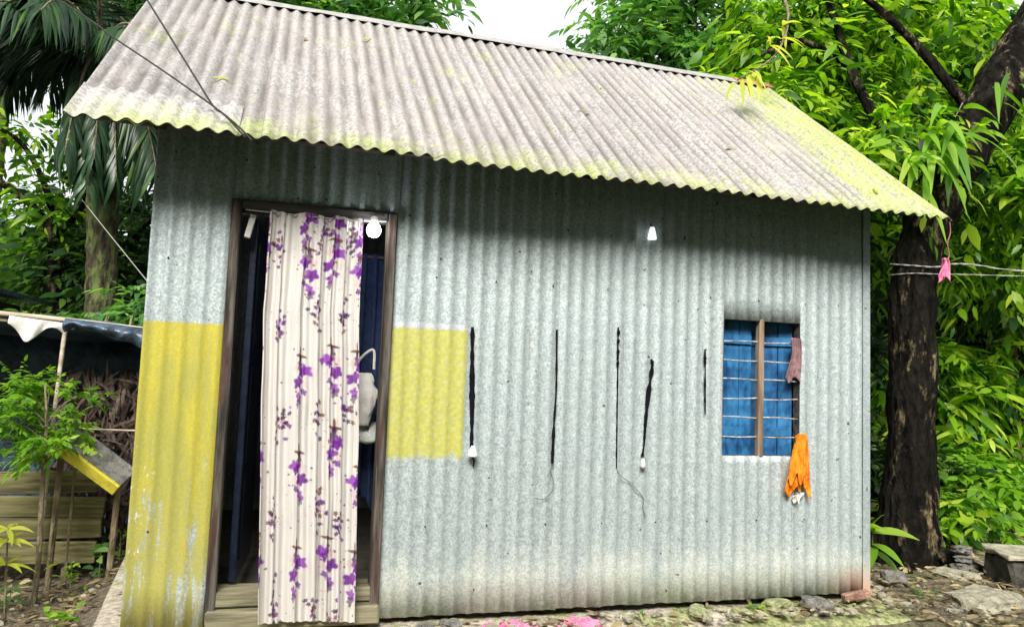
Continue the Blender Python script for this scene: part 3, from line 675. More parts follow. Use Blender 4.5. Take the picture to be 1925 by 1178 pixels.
# ------------------------------------------------------------------ wires
def wire(label, pts, r=0.004, mat='wire', name='overhead_wire', cat='wire', n=30, sides=6, twist=0):
    path = smoothpath(pts, n); V, F = tube(path, [r], sides, wob=twist, wscale=60); return solo(name, V, F, M[mat], label, cat, tuple(pts[0]))
wire('dark wire crossing the roof steeply to its knot at the eave', [(0.395, -0.43, 2.085), (0.30, -0.36, 2.19), (0.25, -0.30, 2.24), (0.14, -0.17, 2.42), (-0.11, 0.10, 2.83), (-0.60, 0.62, 3.62), (-2.4, 2.4, 6.3)], 0.0042, n=60)
wire('dark wire slanting low over the roof corner to the eave', [(0.42, -0.45, 2.07), (0.36, -0.41, 2.135), (0.255, -0.305, 2.235), (0.02, -0.10, 2.43), (-0.24, 0.10, 2.63), (-0.62, 0.42, 2.93), (-2.6, 2.2, 4.4)], 0.0042, n=60)
wire('thin pale wire sagging from the palm trunk to the house corner', [(-0.005, 0.02, 1.51), (-0.61, 1.95, 2.04), (-1.21, 3.86, 2.57)], 0.0025, 'paleline')

# ------------------------------------------------------------------ vegetation builders
def unit(v): return v/(np.linalg.norm(v, axis=-1, keepdims=True)+1e-9)
def leafmesh(pos, d, nrm, L, Wd, droop=0.25, fold=0.35):
    """n leaves of six triangles each: pos base, d direction, nrm face normal hint"""
    d = unit(d); s = unit(np.cross(d, nrm)); nn = np.cross(s, d); L = L[:, None]; Wd = Wd[:, None]
    mid = pos+d*L*0.45-nn*Wd*fold*0.5+nn*L*0.03; tip = pos+d*L-nn*L*droop
    a1 = pos+d*L*0.25+s*Wd*0.43; b1 = pos+d*L*0.25-s*Wd*0.43; a2 = pos+d*L*0.62+s*Wd*0.40-nn*L*droop*0.3; b2 = pos+d*L*0.62-s*Wd*0.40-nn*L*droop*0.3
    V = np.stack([pos, a1, a2, tip, b2, b1, mid], 1).reshape(-1, 3); n = len(pos); k = np.arange(n)[:, None]*7
    F = np.concatenate([k+np.array([[i, (i+1) % 6, 6]]) for i in range(6)], 0)
    return V, F
def sprays(r, clumps, per=9, sl=0.4, ll=0.13, lw=0.045, droop=0.35, up_=0.25, hang=0.25, shell=0.35):
    O = []; D = []; T0 = []
    for (c, R, n) in clumps:
        u = unit(r.normal(size=(n, 3))); rad = (shell+(1-shell)*np.sqrt(r.random(n)))[:, None]
        O.append(np.array(c)+u*rad*np.array(R)); D.append(unit(u*np.array([1, 1, 0.5])+r.normal(size=(n, 3))*0.45+np.array([0, 0, up_-0.3])))
        T0.append(np.full(n, r.normal(0, 0.10)))
    O = np.concatenate(O); D = np.concatenate(D); T0 = np.concatenate(T0); n = len(O)
    side = unit(np.cross(D, np.array([0, 0, 1.0]))); s_l = sl*(0.6+0.8*r.random(n))
    ps = []; ds = []; ns = []; tn = []
    for i in range(per):
        t = (i+0.6)/per; sg = 1 if i % 2 else -1
        p = O+D*(s_l*t)[:, None]+np.array([0, 0, -1.0])*(droop*s_l*t*t)[:, None]
        if i == per-1: dd = D+np.array([0, 0, -droop])
        else: dd = D*0.55+side*sg*(0.75+0.25*r.random((n, 1)))+np.array([0, 0, -1.0])*(hang*(0.4+r.random((n, 1))))+r.normal(size=(n, 3))*0.22
        ps.append(p); ds.append(dd); ns.append(np.array([0, 0, 1.0])+r.normal(size=(n, 3))*0.40); tn.append(T0+0.42+r.normal(0, 0.26, n))
    pos = np.concatenate(ps); d = np.concatenate(ds); nr = np.concatenate(ns); t = np.clip(np.concatenate(tn), 0, 1); m = len(pos)
    sz = np.clip(np.exp(r.normal(-0.08, 0.33, m)), 0.4, 1.45); L = ll*sz; Wd = lw*sz*(0.7+0.6*r.random(m))
    V, F = leafmesh(pos, d, nr, L, Wd)
    return V, F, np.repeat(t, 7)
def field(r, c, R, n, size, per_clump, flat=0.75):
    """n sub-clumps spread unevenly through an envelope"""
    out = []
    for i in range(n):
        u = unit(r.normal(size=3)); rad = 0.35+0.65*r.random()**0.6; s = size*(0.6+0.8*r.random())
        out.append((tuple(np.array(c)+u*rad*np.array(R)), (s, s, s*flat), int(per_clump*(0.6+0.8*r.random()))))
    return out
def tree(name, label, base, path, radii, limbs, clumps, leafm, bark='bark', sides=10, seed=1, cat='tree', group=None, **sp):
    r = np.random.default_rng(seed); root = thing(name, label, cat, base, group)
    parts = []
    if path is not None:
        parts.append(tube(smoothpath(path, max(14, len(path)*8)), radii, sides, 0.16, 4.0, seed=seed))
        for lp, lr in limbs: parts.append(tube(smoothpath(lp, max(10, len(lp)*5)), lr, 7, 0.15, 6.0, seed=seed+3))
        V, F = merge(*parts); mk('trunk', V, F, M[bark], root, smooth=True)
    V, F, t = sprays(r, clumps, **sp); o = mk('crown', V, F, M[leafm], root, tint=t)
    return root, o
def limb_to(p0, p1, r, sag=0.2):
    a = np.array(p0, dtype=float); b = np.array(p1, dtype=float); m = (a+b)/2+np.array([0, 0, sag])+r.normal(size=3)*0.12
    return [tuple(a), tuple(m), tuple(b)]

# ------------------------------------------------------------------ the big tree beside the house (right)
r = np.random.default_rng(21)
tp = [(5.05, 1.02, -0.22), (5.08, 1.0, 0.10), (5.12, 1.01, 0.45), (5.19, 1.05, 1.29), (5.30, 1.10, 2.2), (5.62, 1.15, 2.82), (6.05, 1.2, 3.40), (6.55, 1.26, 4.1), (7.2, 1.4, 5.0)]
fork = (5.42, 1.12, 2.5)
limbs = [([(5.06, 1.0, 0.12), (5.20, 0.80, -0.02), (5.38, 0.60, -0.10), (5.5, 0.45, -0.16)], [0.10, 0.06, 0.03]), ([(5.05, 1.0, 0.10), (4.86, 0.78, -0.04), (4.74, 0.60, -0.14)], [0.09, 0.05, 0.025]),
         ([(5.08, 1.0, 0.15), (5.35, 1.0, -0.02), (5.62, 1.1, -0.14)], [0.10, 0.06, 0.03]),
         ([fork, (5.36, 1.4, 3.1), (5.25, 1.8, 4.0), (5.1, 2.1, 5.2)], [0.07, 0.045, 0.03]),
         ([(6.05, 1.2, 3.4), (5.6, 1.5, 4.2), (5.0, 1.6, 4.6), (4.3, 1.6, 4.5)], [0.05, 0.03, 0.02]),
         ([(5.25, 1.8, 4.0), (4.8, 1.9, 4.2), (4.4, 1.9, 4.0)], [0.035, 0.025, 0.015])]
cl = field(r, (5.55, 2.6, 3.95), (1.25, 0.55, 0.95), 28, 0.34, 26)+field(r, (6.6, 2.7, 4.7), (1.6, 0.6, 0.95), 30, 0.38, 26)+field(r, (4.55, 1.9, 3.62), (0.35, 0.3, 0.2), 5, 0.2, 14)
cl += field(r, (5.15, 1.25, 3.05), (0.3, 0.2, 0.35), 7, 0.18, 11)
cl += field(r, (6.0, 2.3, 3.1), (0.9, 0.4, 0.5), 12, 0.34, 22)+field(r, (7.2, 2.2, 3.0), (0.7, 0.6, 0.7), 14, 0.36, 22)
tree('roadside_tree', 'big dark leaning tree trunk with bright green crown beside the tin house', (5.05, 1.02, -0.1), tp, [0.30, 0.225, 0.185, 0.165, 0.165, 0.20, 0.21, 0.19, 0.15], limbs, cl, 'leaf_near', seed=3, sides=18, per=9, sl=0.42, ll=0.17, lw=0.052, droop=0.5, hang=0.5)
# ivy-like long leaves hanging off the fork: each one a leaf of its own
def bigleaf(base, d, nrm, L, W, droop, nseg=7, curl=0.2):
    d = np.array(d, dtype=float); d /= np.linalg.norm(d); nrm = np.array(nrm, dtype=float); s = np.cross(d, nrm); s /= np.linalg.norm(s); nn = np.cross(s, d)
    V = []
    for i in range(nseg+1):
        t = i/nseg; w = W*0.5*math.sin(PI*min(1, t*0.93+0.05))**0.8*(1-0.35*t); c = np.array(base)+d*L*t-np.array([0, 0, 1])*droop*L*t*t
        w = max(w, 0.0012)
        V += [c+s*w+nn*w*curl, c, c-s*w+nn*w*curl]
    F = [(i*3+k, i*3+k+1, (i+1)*3+k+1, (i+1)*3+k) for i in range(nseg) for k in range(2)]
    return np.array(V), F
def leafy(name, label, base, specs, mat, cat='plant', stem=None, stemr=(0.008, 0.004), stemmat='twig', seed=0, partname='leaf', group=None):
    root = thing(name, label, cat, base, group); r = np.random.default_rng(seed)
    if stem is not None:
        V, F = tube(smoothpath(stem, 20), list(stemr), 7, 0.1, 20); mk('stem', V, F, M[stemmat], root, smooth=True)
    for (b, d, L, W, dr) in specs:
        nr = np.array([0, -0.3, 1.0])+r.normal(size=3)*0.25
        V, F = bigleaf(b, d, nr, L, W, dr, curl=0.15+0.2*r.random())
        mk(partname, V, F, M[mat], root, smooth=True, tint=np.full(len(V), np.clip(0.55+0.25*r.normal(), 0, 1)))
    return root
r = np.random.default_rng(8); sp = []
for i in range(30):
    t = r.random(); b = np.array([5.05, 0.92, 2.75])+np.array([0.55, 0.0, 0.62])*t+r.normal(size=3)*np.array([0.10, 0.04, 0.07])
    sp.append((b, (-0.45+0.35*r.normal(), -0.5+0.2*r.normal(), 0.25+0.3*r.normal()), 0.30+0.2*r.random(), 0.085, 0.85+0.4*r.random()))
leafy('strap_leaf_climber', 'climber with long drooping lime leaves on the leaning trunk', (5.3, 1.0, 2.9), sp, 'leaf_lime', seed=2, stem=[(5.1, 0.95, 2.5), (5.22, 0.96, 2.8), (5.42, 0.98, 3.1), (5.65, 1.0, 3.45)])
sp = []
for i in range(9):
    b = np.array([6.10, 0.98, 3.62])+r.normal(size=3)*np.array([0.12, 0.03, 0.12])
    sp.append((b, (0.5*r.normal(), -0.45, 0.25*r.normal()), 0.26+0.16*r.random(), 0.05, 1.0))
leafy('branch_fern', 'tuft of yellow green leaves hanging high on the leaning branch', (6.1, 1.0, 3.6), sp, 'leaf_lime', seed=4)
sp = []
for i in range(8):
    b = np.array([3.52, 0.62, 3.26])+np.array([-0.18, -0.02, -0.12])*(i/7)+r.normal(size=3)*0.02
    sp.append((b, (-0.3+0.5*r.normal(), -0.4, 0.1*r.normal()-0.25), 0.12+0.06*r.random(), 0.04, 0.9))
tw = [(4.35, 1.6, 4.5), (4.1, 1.1, 3.95), (3.75, 0.75, 3.45), (3.34, 0.58, 3.14)]
for (bx_, by_, bz_) in ((3.86, 0.86, 3.62), (3.70, 0.75, 3.5), (3.98, 1.0, 3.8), (3.0, 0.55, 3.30), (3.1, 0.5, 3.36)):
    for j in range(3): sp.append(((bx_, by_, bz_), (r.normal()*0.6, -0.3, r.normal()*0.3), 0.14+0.05*r.random(), 0.045, 0.6))
tw2 = tw
leafy('drooping_twig', 'thin twig with yellow green leaves drooping over the roof ridge', (3.4, 0.6, 3.1), sp[:17], 'leaf_yellow', seed=6, stem=tw, stemr=(0.014, 0.005))

# broad-leaved plant at the house corner
sp = []
for (dx, dy, dz, L, W, dr, bz) in ((0.75, -0.5, 0.25, 0.30, 0.085, 0.35, 0.20), (-0.2, -0.7, 0.5, 0.22, 0.10, 0.45, 0.22), (0.25, -0.8, -0.1, 0.22, 0.10, 0.35, 0.12), (-0.5, -0.5, -0.1, 0.20, 0.10, 0.4, 0.10), (0.05, -0.6, 0.9, 0.18, 0.08, 0.3, 0.24), (0.5, -0.7, -0.4, 0.20, 0.09, 0.3, 0.08), (-0.6, -0.3, 0.6, 0.2, 0.09, 0.4, 0.2)):
    sp.append(((4.53, 0.72, bz-0.02), (dx, dy, dz), L, W, dr))
leafy('broad_leaf_plant', 'low plant with broad bright green leaves at the house corner', (4.53, 0.72, -0.08), sp, 'leaf_lime', seed=5, stem=[(4.53, 0.72, -0.1), (4.535, 0.725, 0.06), (4.53, 0.72, 0.24)])

# ------------------------------------------------------------------ undergrowth on the right
def bush(name, label, c, R, n, size, per, leafm, seed, stems=5, **sp):
    r = np.random.default_rng(seed); g = zg(c[0], c[1]); root = thing(name, label, 'bush', (c[0], c[1], g))
    parts = []
    for i in range(stems):
        a = r.random()*2*PI; e = (c[0]+math.cos(a)*R[0]*0.6, c[1]+math.sin(a)*R[1]*0.6, c[2]+R[2]*0.4*r.random())
        parts.append(tube(smoothpath([(c[0]+0.06*math.cos(a), c[1]+0.06*math.sin(a), g-0.05), ((c[0]*2+e[0])/3, (c[1]*2+e[1])/3, (g+e[2])/2), e], 9), [0.022, 0.008], 6))
    V, F = merge(*parts); mk('stems', V, F, M['twig'], root, smooth=True)
    V, F, t = sprays(r, field(r, c, R, n, size, per), **sp); mk('foliage', V, F, M[leafm], root, tint=t)
bush('sunlit_bush', 'sunlit bush with long leaves drooping behind the dark trunk', (7.55, 2.9, 1.25), (0.62, 0.5, 0.62), 22, 0.24, 16, 'leaf_near', 31, sl=0.36, ll=0.20, lw=0.06, hang=0.6, droop=0.6)
bush('pale_bush', 'low pale green bush over the broken slabs', (7.0, 2.25, 0.30), (0.62, 0.35, 0.25), 16, 0.20, 16, 'leaf_lime', 32, sl=0.28, ll=0.15, lw=0.07, hang=0.5, droop=0.6)
bush('trunk_foot_bush', 'dark shaded bush at the back of the trunk foot', (6.2, 2.4, 0.30), (0.42, 0.4, 0.42), 12, 0.20, 14, 'leaf_shaded', 33, sl=0.26, ll=0.13, lw=0.05)
bush('wall_side_bush', 'shade-darkened bush filling the gap between house and trunk', (5.9, 3.4, 1.2), (0.75, 0.6, 1.25), 26, 0.30, 18, 'leaf_shaded', 34, sl=0.3, ll=0.14, lw=0.05)
bush('tall_dark_shrub', 'tall shade-darkened green shrub standing beyond the clothes lines', (9.2, 4.0, 1.7), (1.1, 0.8, 1.6), 34, 0.42, 20, 'leaf_shaded', 35, sl=0.38, ll=0.17, lw=0.06)
bush('glossy_shrub', 'glossy mid green shrub beyond the clothes lines', (8.6, 3.0, 2.55), (0.8, 0.6, 0.6), 20, 0.3, 16, 'leaf_near', 36, sl=0.36, ll=0.18, lw=0.06, hang=0.5)

bush('low_green_bush', 'low leafy bush crowding the far side of the trunk roots', (6.0, 1.55, 0.12), (0.42, 0.3, 0.2), 11, 0.16, 14, 'leaf_near', 37, sl=0.22, ll=0.13, lw=0.05, hang=0.4)
bush('shed_top_bush', 'dark bush with pale tips rising behind the shed roof', (-0.72, 3.2, 1.45), (0.42, 0.3, 0.35), 12, 0.18, 14, 'leaf_mid', 38, sl=0.2, ll=0.10, lw=0.04, hang=0.4)

# ------------------------------------------------------------------ trees behind
def bgtree(label, base, H, R, leafm, seed, n=36, size=0.75, per=26, lean=(0, 0), name='background_tree', cz=None, sl=0.6, ll=0.26, lw=0.09, trunk_r=0.16):
    r = np.random.default_rng(seed); bx0, by0 = base; g = zg(bx0, by0)-0.05
    cc = (bx0+lean[0], by0+lean[1], cz if cz else H-R[2]*0.75)
    path = [(bx0, by0, g-0.1), (bx0+0.1*lean[0]+0.08, by0, g+H*0.25), (bx0+0.5*lean[0], by0+0.5*lean[1], H*0.5), (cc[0], cc[1], cc[2]+0.2*R[2])]
    clumps = field(r, cc, R, n, size, per); limbs = []
    for i in range(0, len(clumps), 4):
        t = 0.45+0.4*r.random(); p0 = np.array(path[2])*(1-t)+np.array(path[3])*t; limbs.append((limb_to(p0, clumps[i][0], r), [0.06, 0.02]))
    return tree(name, label, (bx0, by0, g), path, [trunk_r, trunk_r*0.8, trunk_r*0.55, 0.04], limbs, clumps, leafm, seed=seed, sl=sl, ll=ll, lw=lw, droop=0.4)
bgtree('feathery mid green tree rising over the left half of the ridge', (0.85, 9.2), 8.4, (2.3, 1.6, 1.5), 'leaf_mid', 41, 34, 0.62, 26, cz=7.2)
bgtree('round green tree rising over the right half of the ridge', (7.5, 9.5), 9.8, (1.75, 1.6, 2.1), 'leaf_mid', 42, 34, 0.66, 28, cz=8.3)
bgtree('tall dark tree growing between the ridge tree and the big trunk', (11.8, 8.5), 10.0, (2.4, 2.0, 2.6), 'leaf_near', 43, 34, 0.7, 24, cz=5.6)
bgtree('dense dark tree deep in the grove on the trunk side', (14.0, 7.5), 9.0, (2.4, 2.2, 3.4), 'leaf_shaded', 44, 56, 0.85, 28, cz=4.4)
bgtree('shaded low tree closing the grove beyond the clothes lines', (11.2, 6.0), 5.0, (1.8, 1.4, 2.1), 'leaf_shaded', 45, 48, 0.6, 28, cz=2.5, ll=0.2, lw=0.07)
bgtree('bright sapling catching light beyond the leaning branch', (9.4, 4.6), 4.6, (0.9, 0.7, 0.9), 'leaf_near', 46, 22, 0.36, 20, cz=3.9, sl=0.4, ll=0.18, lw=0.06, trunk_r=0.05)
bgtree('slim dark tree standing against the back wall of the house', (5.0, 5.4), 6.4, (1.2, 1.0, 2.0), 'leaf_shaded', 47, 30, 0.5, 24, cz=3.6, ll=0.2, lw=0.07)
bgtree('tall loose tree with bright outer leaves above the leaning branch', (10.2, 6.2), 9.2, (1.8, 1.4, 2.0), 'leaf_near', 48, 30, 0.55, 24, cz=6.6, ll=0.24, lw=0.08)
bgtree('dark spreading tree in front of the far wood behind the palm', (-2.6, 9.5), 9.6, (2.6, 1.8, 1.7), 'leaf_dark', 49, 44, 0.75, 28, cz=8.4)
bgtree('sunlit lime green tree seen between palm trunk and forked tree', (-2.75, 8.0), 3.4, (1.0, 0.7, 0.75), 'leaf_lime', 50, 24, 0.38, 20, cz=2.35, ll=0.2, lw=0.08, trunk_r=0.08)
bgtree('low dark tree filling the space behind the tarpaulin shed', (-0.9, 6.2), 3.6, (1.2, 0.9, 1.4), 'leaf_dark', 51, 36, 0.42, 24, cz=2.2, ll=0.17, lw=0.06, trunk_r=0.08)
def wood():
    r = np.random.default_rng(60); cl = []
    for x in np.arange(-16, 34, 1.6):
        for zc in (0.8, 2.2, 3.6): cl.append(((x+r.normal()*0.4, 16+r.normal()*0.6, zc+r.normal()*0.3), (1.3, 0.8, 1.0), 46))
    for k in range(64):                                             # unseen ring of trees added round the yard to block low sky light
        a = 2*PI*k/64; x, y = 2+15.0*math.cos(a), -1+12.0*math.sin(a)
        if y > 2: continue
        for zc in (0.9, 2.6, 4.3, 6.0, 7.4): cl.append(((x+r.normal()*0.5, y+r.normal()*0.5, zc+r.normal()*0.3), (1.4, 1.2, 1.3), 26))
    V, F, t = sprays(r, cl, sl=0.9, ll=0.55, lw=0.24); o = mk('far_wood_and_sky_blocker', V, F, M['leaf_dark'], tint=t); o['kind'] = 'stuff'; tag(o, 'far dark wood closing the view, plus an unseen tree ring added to block sky light', 'wood')
wood()

# forked dark tree on the left
r = np.random.default_rng(70)
cl = field(r, (-2.6, 5.6, 3.35), (0.9, 0.5, 0.6), 9, 0.24, 9)+field(r, (-1.7, 5.4, 3.1), (0.4, 0.4, 0.5), 6, 0.2, 9)
tree('forked_tree', 'thin dark forked tree with sparse crown against the white sky', (-1.76, 5.5, -0.2), [(-1.76, 5.5, -0.3), (-1.74, 5.5, 0.9), (-1.80, 5.5, 2.2), (-1.86, 5.5, 2.55)], [0.10, 0.09, 0.085, 0.07],
     [([(-1.84, 5.5, 2.45), (-2.05, 5.5, 2.75), (-2.45, 5.5, 3.02), (-3.1, 5.5, 3.3)], [0.05, 0.04, 0.025]), ([(-1.84, 5.5, 2.45), (-1.95, 5.5, 2.95), (-2.2, 5.5, 3.4), (-2.5, 5.5, 3.6)], [0.045, 0.03, 0.02]),
      ([(-1.84, 5.5, 2.45), (-1.6, 5.5, 2.8), (-1.5, 5.5, 3.3)], [0.04, 0.03, 0.02])], cl, 'leaf_near', seed=71, per=7, sl=0.3, ll=0.14, lw=0.05)

# ------------------------------------------------------------------ coconut palm on the left
def frond(origin, az, el, L, droop, seed, leafl=0.55, hang=0.8, nl=46, dead=False):
    r = np.random.default_rng(seed); n = 22; t = np.linspace(0, 1, n); h = np.array([math.cos(az), math.sin(az), 0])
    P0 = np.array(origin)+np.outer(t*L*math.cos(el)*(1-0.25*t), h)+np.outer(t*L*math.sin(el)-droop*L*t*t, [0, 0, 1])
    rach = tube(P0, [0.022, 0.012, 0.004], 6)
    pos = []; d = []; nr = []; LL = []
    T = np.gradient(P0, axis=0); T = unit(T); side = unit(np.cross(T, np.array([0, 0, 1.0])))
    for i in range(nl):
        u = 0.12+0.86*i/(nl-1); k = min(int(u*(n-1)), n-2); f = u*(n-1)-k; c = P0[k]*(1-f)+P0[k+1]*f
        for sg in (-1, 1):
            pos.append(c); d.append(T[k]*0.55+side[k]*sg*(0.9-hang*0.5)+np.array([0, 0, -hang*(0.6+0.5*r.random())])+r.normal(size=3)*0.07); nr.append(np.cross(side[k], T[k])*1.0+side[k]*sg*0.6+r.normal(size=3)*0.1)
            LL.append(leafl*(0.45+0.55*math.sin(PI*min(1, u*0.85+0.12)))*(0.85+0.3*r.random()))
    V, F = leafmesh(np.array(pos), np.array(d), np.array(nr), np.array(LL), np.full(len(pos), 0.034), droop=0.28, fold=0.5)
    return rach, V, F, np.repeat(np.clip(0.4+0.22*r.normal(size=len(pos)), 0, 1), 7)
def palm(label, base, top, tr, fr, name='coconut_palm', seed=0):
    root = thing(name, label, 'palm', base)
    mid = (np.array(base)+np.array(top))/2+np.array([0.05, 0, 0]); path = smoothpath([base, mid, top], 46); rad = np.linspace(tr*1.15, tr*0.85, 46)*(1+0.045*np.cos(np.arange(46)*PI))
    V, F = tube(path, rad, 16, 0.06, 7); mk('trunk', V, F, M['palmbark'], root, smooth=True)
    for i, (az, el, L, dr, hg) in enumerate(fr):
        rach, V, F, t = frond(top, math.radians(az), math.radians(el), L, dr, seed+i, hang=hg)
        o = mk('frond', V, F, M['leaf_palm'], root, tint=t); V, F = rach; s = mk('rachis', V, F, M['twig'], root, smooth=True); s.parent = o
r = np.random.default_rng(5); fr = []
for i in range(24):
    az = i*137.5 % 360; el = 58-i*4.2+r.normal()*5
    if 110 < az < 275: el = max(el, 22)
    fr.append((az, el, 1.7+0.25*r.normal(), 0.30+0.012*i, 0.7))
for az in (268, 285, 300, 320, 345): fr.append((az, -20-25*r.random(), 1.05, 0.5+0.3*r.random(), 0.95))
palm('mossy coconut palm trunk with dark drooping fronds beside the roof corner', (-0.96, 4.0, -0.3), (-1.2, 4.0, 4.0), 0.135, fr, seed=100)
fr = []
for i in range(14): fr.append((i*137.5 % 360+20, 55-i*3.5, 2.4, 0.30+0.015*i, 0.8))
palm('second darker coconut palm standing behind the mossy one', (-3.0, 6.6, -0.3), (-2.8, 6.4, 5.6), 0.15, fr, seed=200)

# ------------------------------------------------------------------ left yard: shed, planks, plants
sh = thing('tarpaulin_shed', 'low open shed of bamboo and thatch under a sagging roof', 'shed', (-0.75, 1.7, -0.2))
def pole(pts, rr, name, mat='bamboo'):
    V, F = tube(smoothpath(pts, 16), [rr], 8, 0.08, 14); mk(name, V, F, M[mat], sh, smooth=True)
pole([(-2.0, 1.6, 1.465), (-1.06, 1.6, 1.412), (-0.60, 1.6, 1.385), (-0.14, 1.6, 1.345)], 0.016, 'roof_pole')
pole([(-2.0, 1.63, 1.435), (-1.06, 1.63, 1.375), (-0.66, 1.63, 1.345)], 0.012, 'roof_pole')
pole([(-0.70, 1.6, 1.36), (-0.71, 1.6, 1.15), (-0.735, 1.6, 0.4), (-0.74, 1.6, -0.25)], 0.013, 'post')
pole([(-0.17, 1.66, 1.34), (-0.17, 1.66, 0.5), (-0.17, 1.66, -0.25)], 0.016, 'post'); pole([(-1.5, 1.6, 1.40), (-1.5, 1.6, 0.5), (-1.5, 1.6, -0.25)], 0.018, 'post')
V, F = grid(np.linspace(-2.0, -0.14, 20), np.linspace(0, 1, 10), lambda X, T: np.stack([X, 1.6+1.5*T, 1.405-0.10*T-0.04*(X+1.06)-0.04*np.sin(T*PI)+0.015*np.sin(X*9)], 1)); mk('roof_sheet', V, F, M['tarp'], sh, smooth=True, solid=0.004)
V, F = grid(np.linspace(-2.0, -0.12, 20), np.linspace(-0.2, 1.31, 10), lambda X, Z: np.stack([X, 2.62+0.02*np.sin(X*9), Z], 1)); mk('back_sheet', V, F, M['tarp'], sh, smooth=True, solid=0.004)
V, F = grid(np.linspace(1.7, 2.6, 8), np.linspace(-0.2, 1.28, 10), lambda Y, Z: np.stack([-0.12+0*Y, Y, Z], 1)); mk('side_sheet', V, F, M['tarp'], sh, smooth=True, solid=0.004)
def thatch():
    r = np.random.default_rng(12); n = 900; pos = np.stack([r.uniform(-0.75, -0.14, n), 1.95+r.normal(0, 0.05, n), r.uniform(-0.05, 1.12, n)], 1)
    pos[:, 2] = np.minimum(pos[:, 2], 1.12-0.25*r.random(n)*np.clip((pos[:, 0]+0.75)/0.6, 0, 1)**0.5)
    d = np.stack([r.normal(0, 0.5, n), r.normal(-0.25, 0.2, n), r.normal(-0.7, 0.5, n)], 1)
    V, F = leafmesh(pos, d, np.array([0, -1.0, 0.2])+r.normal(size=(n, 3))*0.4, r.uniform(0.10, 0.24, n), r.uniform(0.012, 0.035, n)); o = mk('thatch_wall', V, F, M['thatch'], sh); o['kind'] = 'stuff'
    for i in range(9):
        x = -0.74+i*0.075; V, F = tube(smoothpath([(x, 1.985, -0.2), (x+0.02*math.sin(i), 1.99, 0.5), (x+0.03*math.sin(i*2), 1.985, 1.1)], 8), [0.012], 6); mk('thatch_stick', V, F, M['thatch'], sh, smooth=True)
thatch()
def tarp_edge():
    us = np.linspace(0, 1, 40); vv = np.linspace(0, 1, 16)
    def fn(U, T):
        X = -0.70+0.56*U; zt = 1.40-0.045*U; drop = 0.035+0.12*np.clip(U-0.10, 0, 1)**0.9+0.05*np.exp(-(U/0.08)**2)
        return np.stack([X, 1.575-0.05*np.sin(T*PI)-0.016*np.sin(U*30+T*3)*T, zt-drop*T+0.008*np.sin(U*22)*T], 1)
    V, F = grid(us, vv, fn); solo('tarpaulin', V, F, M['tarp'], 'dark blue tarpaulin rolled over the bamboo edge of the shed', 'tarpaulin', (-0.42, 1.58, 1.2), smooth=True, solid=0.004)
tarp_edge()
def whiterag():
    us = np.linspace(0, 1, 34); vv = np.linspace(0, 1, 16)
    def fn(U, T):
        X = -1.0+0.31*U; drop = 0.035+0.11*np.exp(-((U-0.33)/0.22)**2)+0.03*np.exp(-((U-0.95)/0.08)**2)
        return np.stack([X, 1.572-0.02*np.sin(U*16+T*2)*T, 1.40-0.03*U-drop*T], 1)
    V, F = grid(us, vv, fn); solo('white_rag', V, F, M['whitecloth'], 'white rag sagging from the bamboo pole of the shed', 'cloth', (-0.85, 1.57, 1.25), smooth=True, solid=0.003)
whiterag()
# board wall of wide planks
pf = thing('plank_wall', 'low wall of wide olive planks in front of the shed', 'plank wall', (-0.95, 1.68, -0.2))
for i, (z0, z1, xr) in enumerate(((-0.09, 0.045, -0.45), (0.052, 0.185, -0.43), (0.193, 0.315, -0.42), (0.322, 0.46, -0.47))):
    V, F = box(-1.75, xr, 1.66+0.008*(i % 2), 1.69+0.008*(i % 2), z0, z1, 0.004, 0.006); V = rot(V, 'Y', math.radians((0.8, -0.5, 1.0, -1.2)[i]), (-1, 0, (z0+z1)/2)); mk('plank', V, F, M['plank'], pf)
for x in (-1.55, -0.62):
    V, F = tube([(x, 1.72, -0.3), (x, 1.72, 0.46)], [0.025], 8); mk('stake', V, F, M['twig'], pf)
bd = thing('tilted_trough', 'tilted grey board with a yellow painted side by the house wall', 'board', (-0.42, 1.35, 0.5))
V, F = box(-0.64, -0.22, 1.24, 1.42, 0.545, 0.575, 0.004, 0.004); V = rot(rot(V, 'X', math.radians(28), (0, 1.24, 0.56)), 'Y', math.radians(38), (-0.43, 0, 0.56)); mk('board', V, F, M['stone'], bd)
M['yellowpaint'] = simple('old_yellow_paint', (0.42, 0.36, 0.05), (0.66, 0.58, 0.05), 18, 0.7)
V, F = box(-0.63, -0.22, 1.215, 1.238, 0.50, 0.572, 0.004, 0.004); V = rot(rot(V, 'X', math.radians(28), (0, 1.24, 0.56)), 'Y', math.radians(38), (-0.43, 0, 0.56)); mk('painted_edge', V, F, M['yellowpaint'], bd)
V, F = tube([(-0.30, 1.40, 0.46), (-0.32, 1.41, -0.22)], [0.018], 8); mk('prop', V, F, M['twig'], bd)
V, F = tube([(-0.62, 1.42, 0.66), (-0.64, 1.43, -0.22)], [0.018], 8); mk('prop', V, F, M['twig'], bd)
V, F = tube(smoothpath([(-0.56, 1.5, 0.74), (-0.40, 1.5, 0.735), (-0.12, 1.5, 0.73)], 10), [0.006], 6); solo('cross_stick', V, F, M['bamboo'], 'thin bare stick held across between shed post and house', 'stick', (-0.56, 1.5, 0.74))
V, F = tube([(-0.56, 1.5, 0.73), (-0.565, 1.5, 0.3), (-0.57, 1.5, -0.25)], [0.008], 6); solo('support_stick', V, F, M['twig'], 'upright stick carrying the thin cross stick', 'stick', (-0.57, 1.5, -0.2))

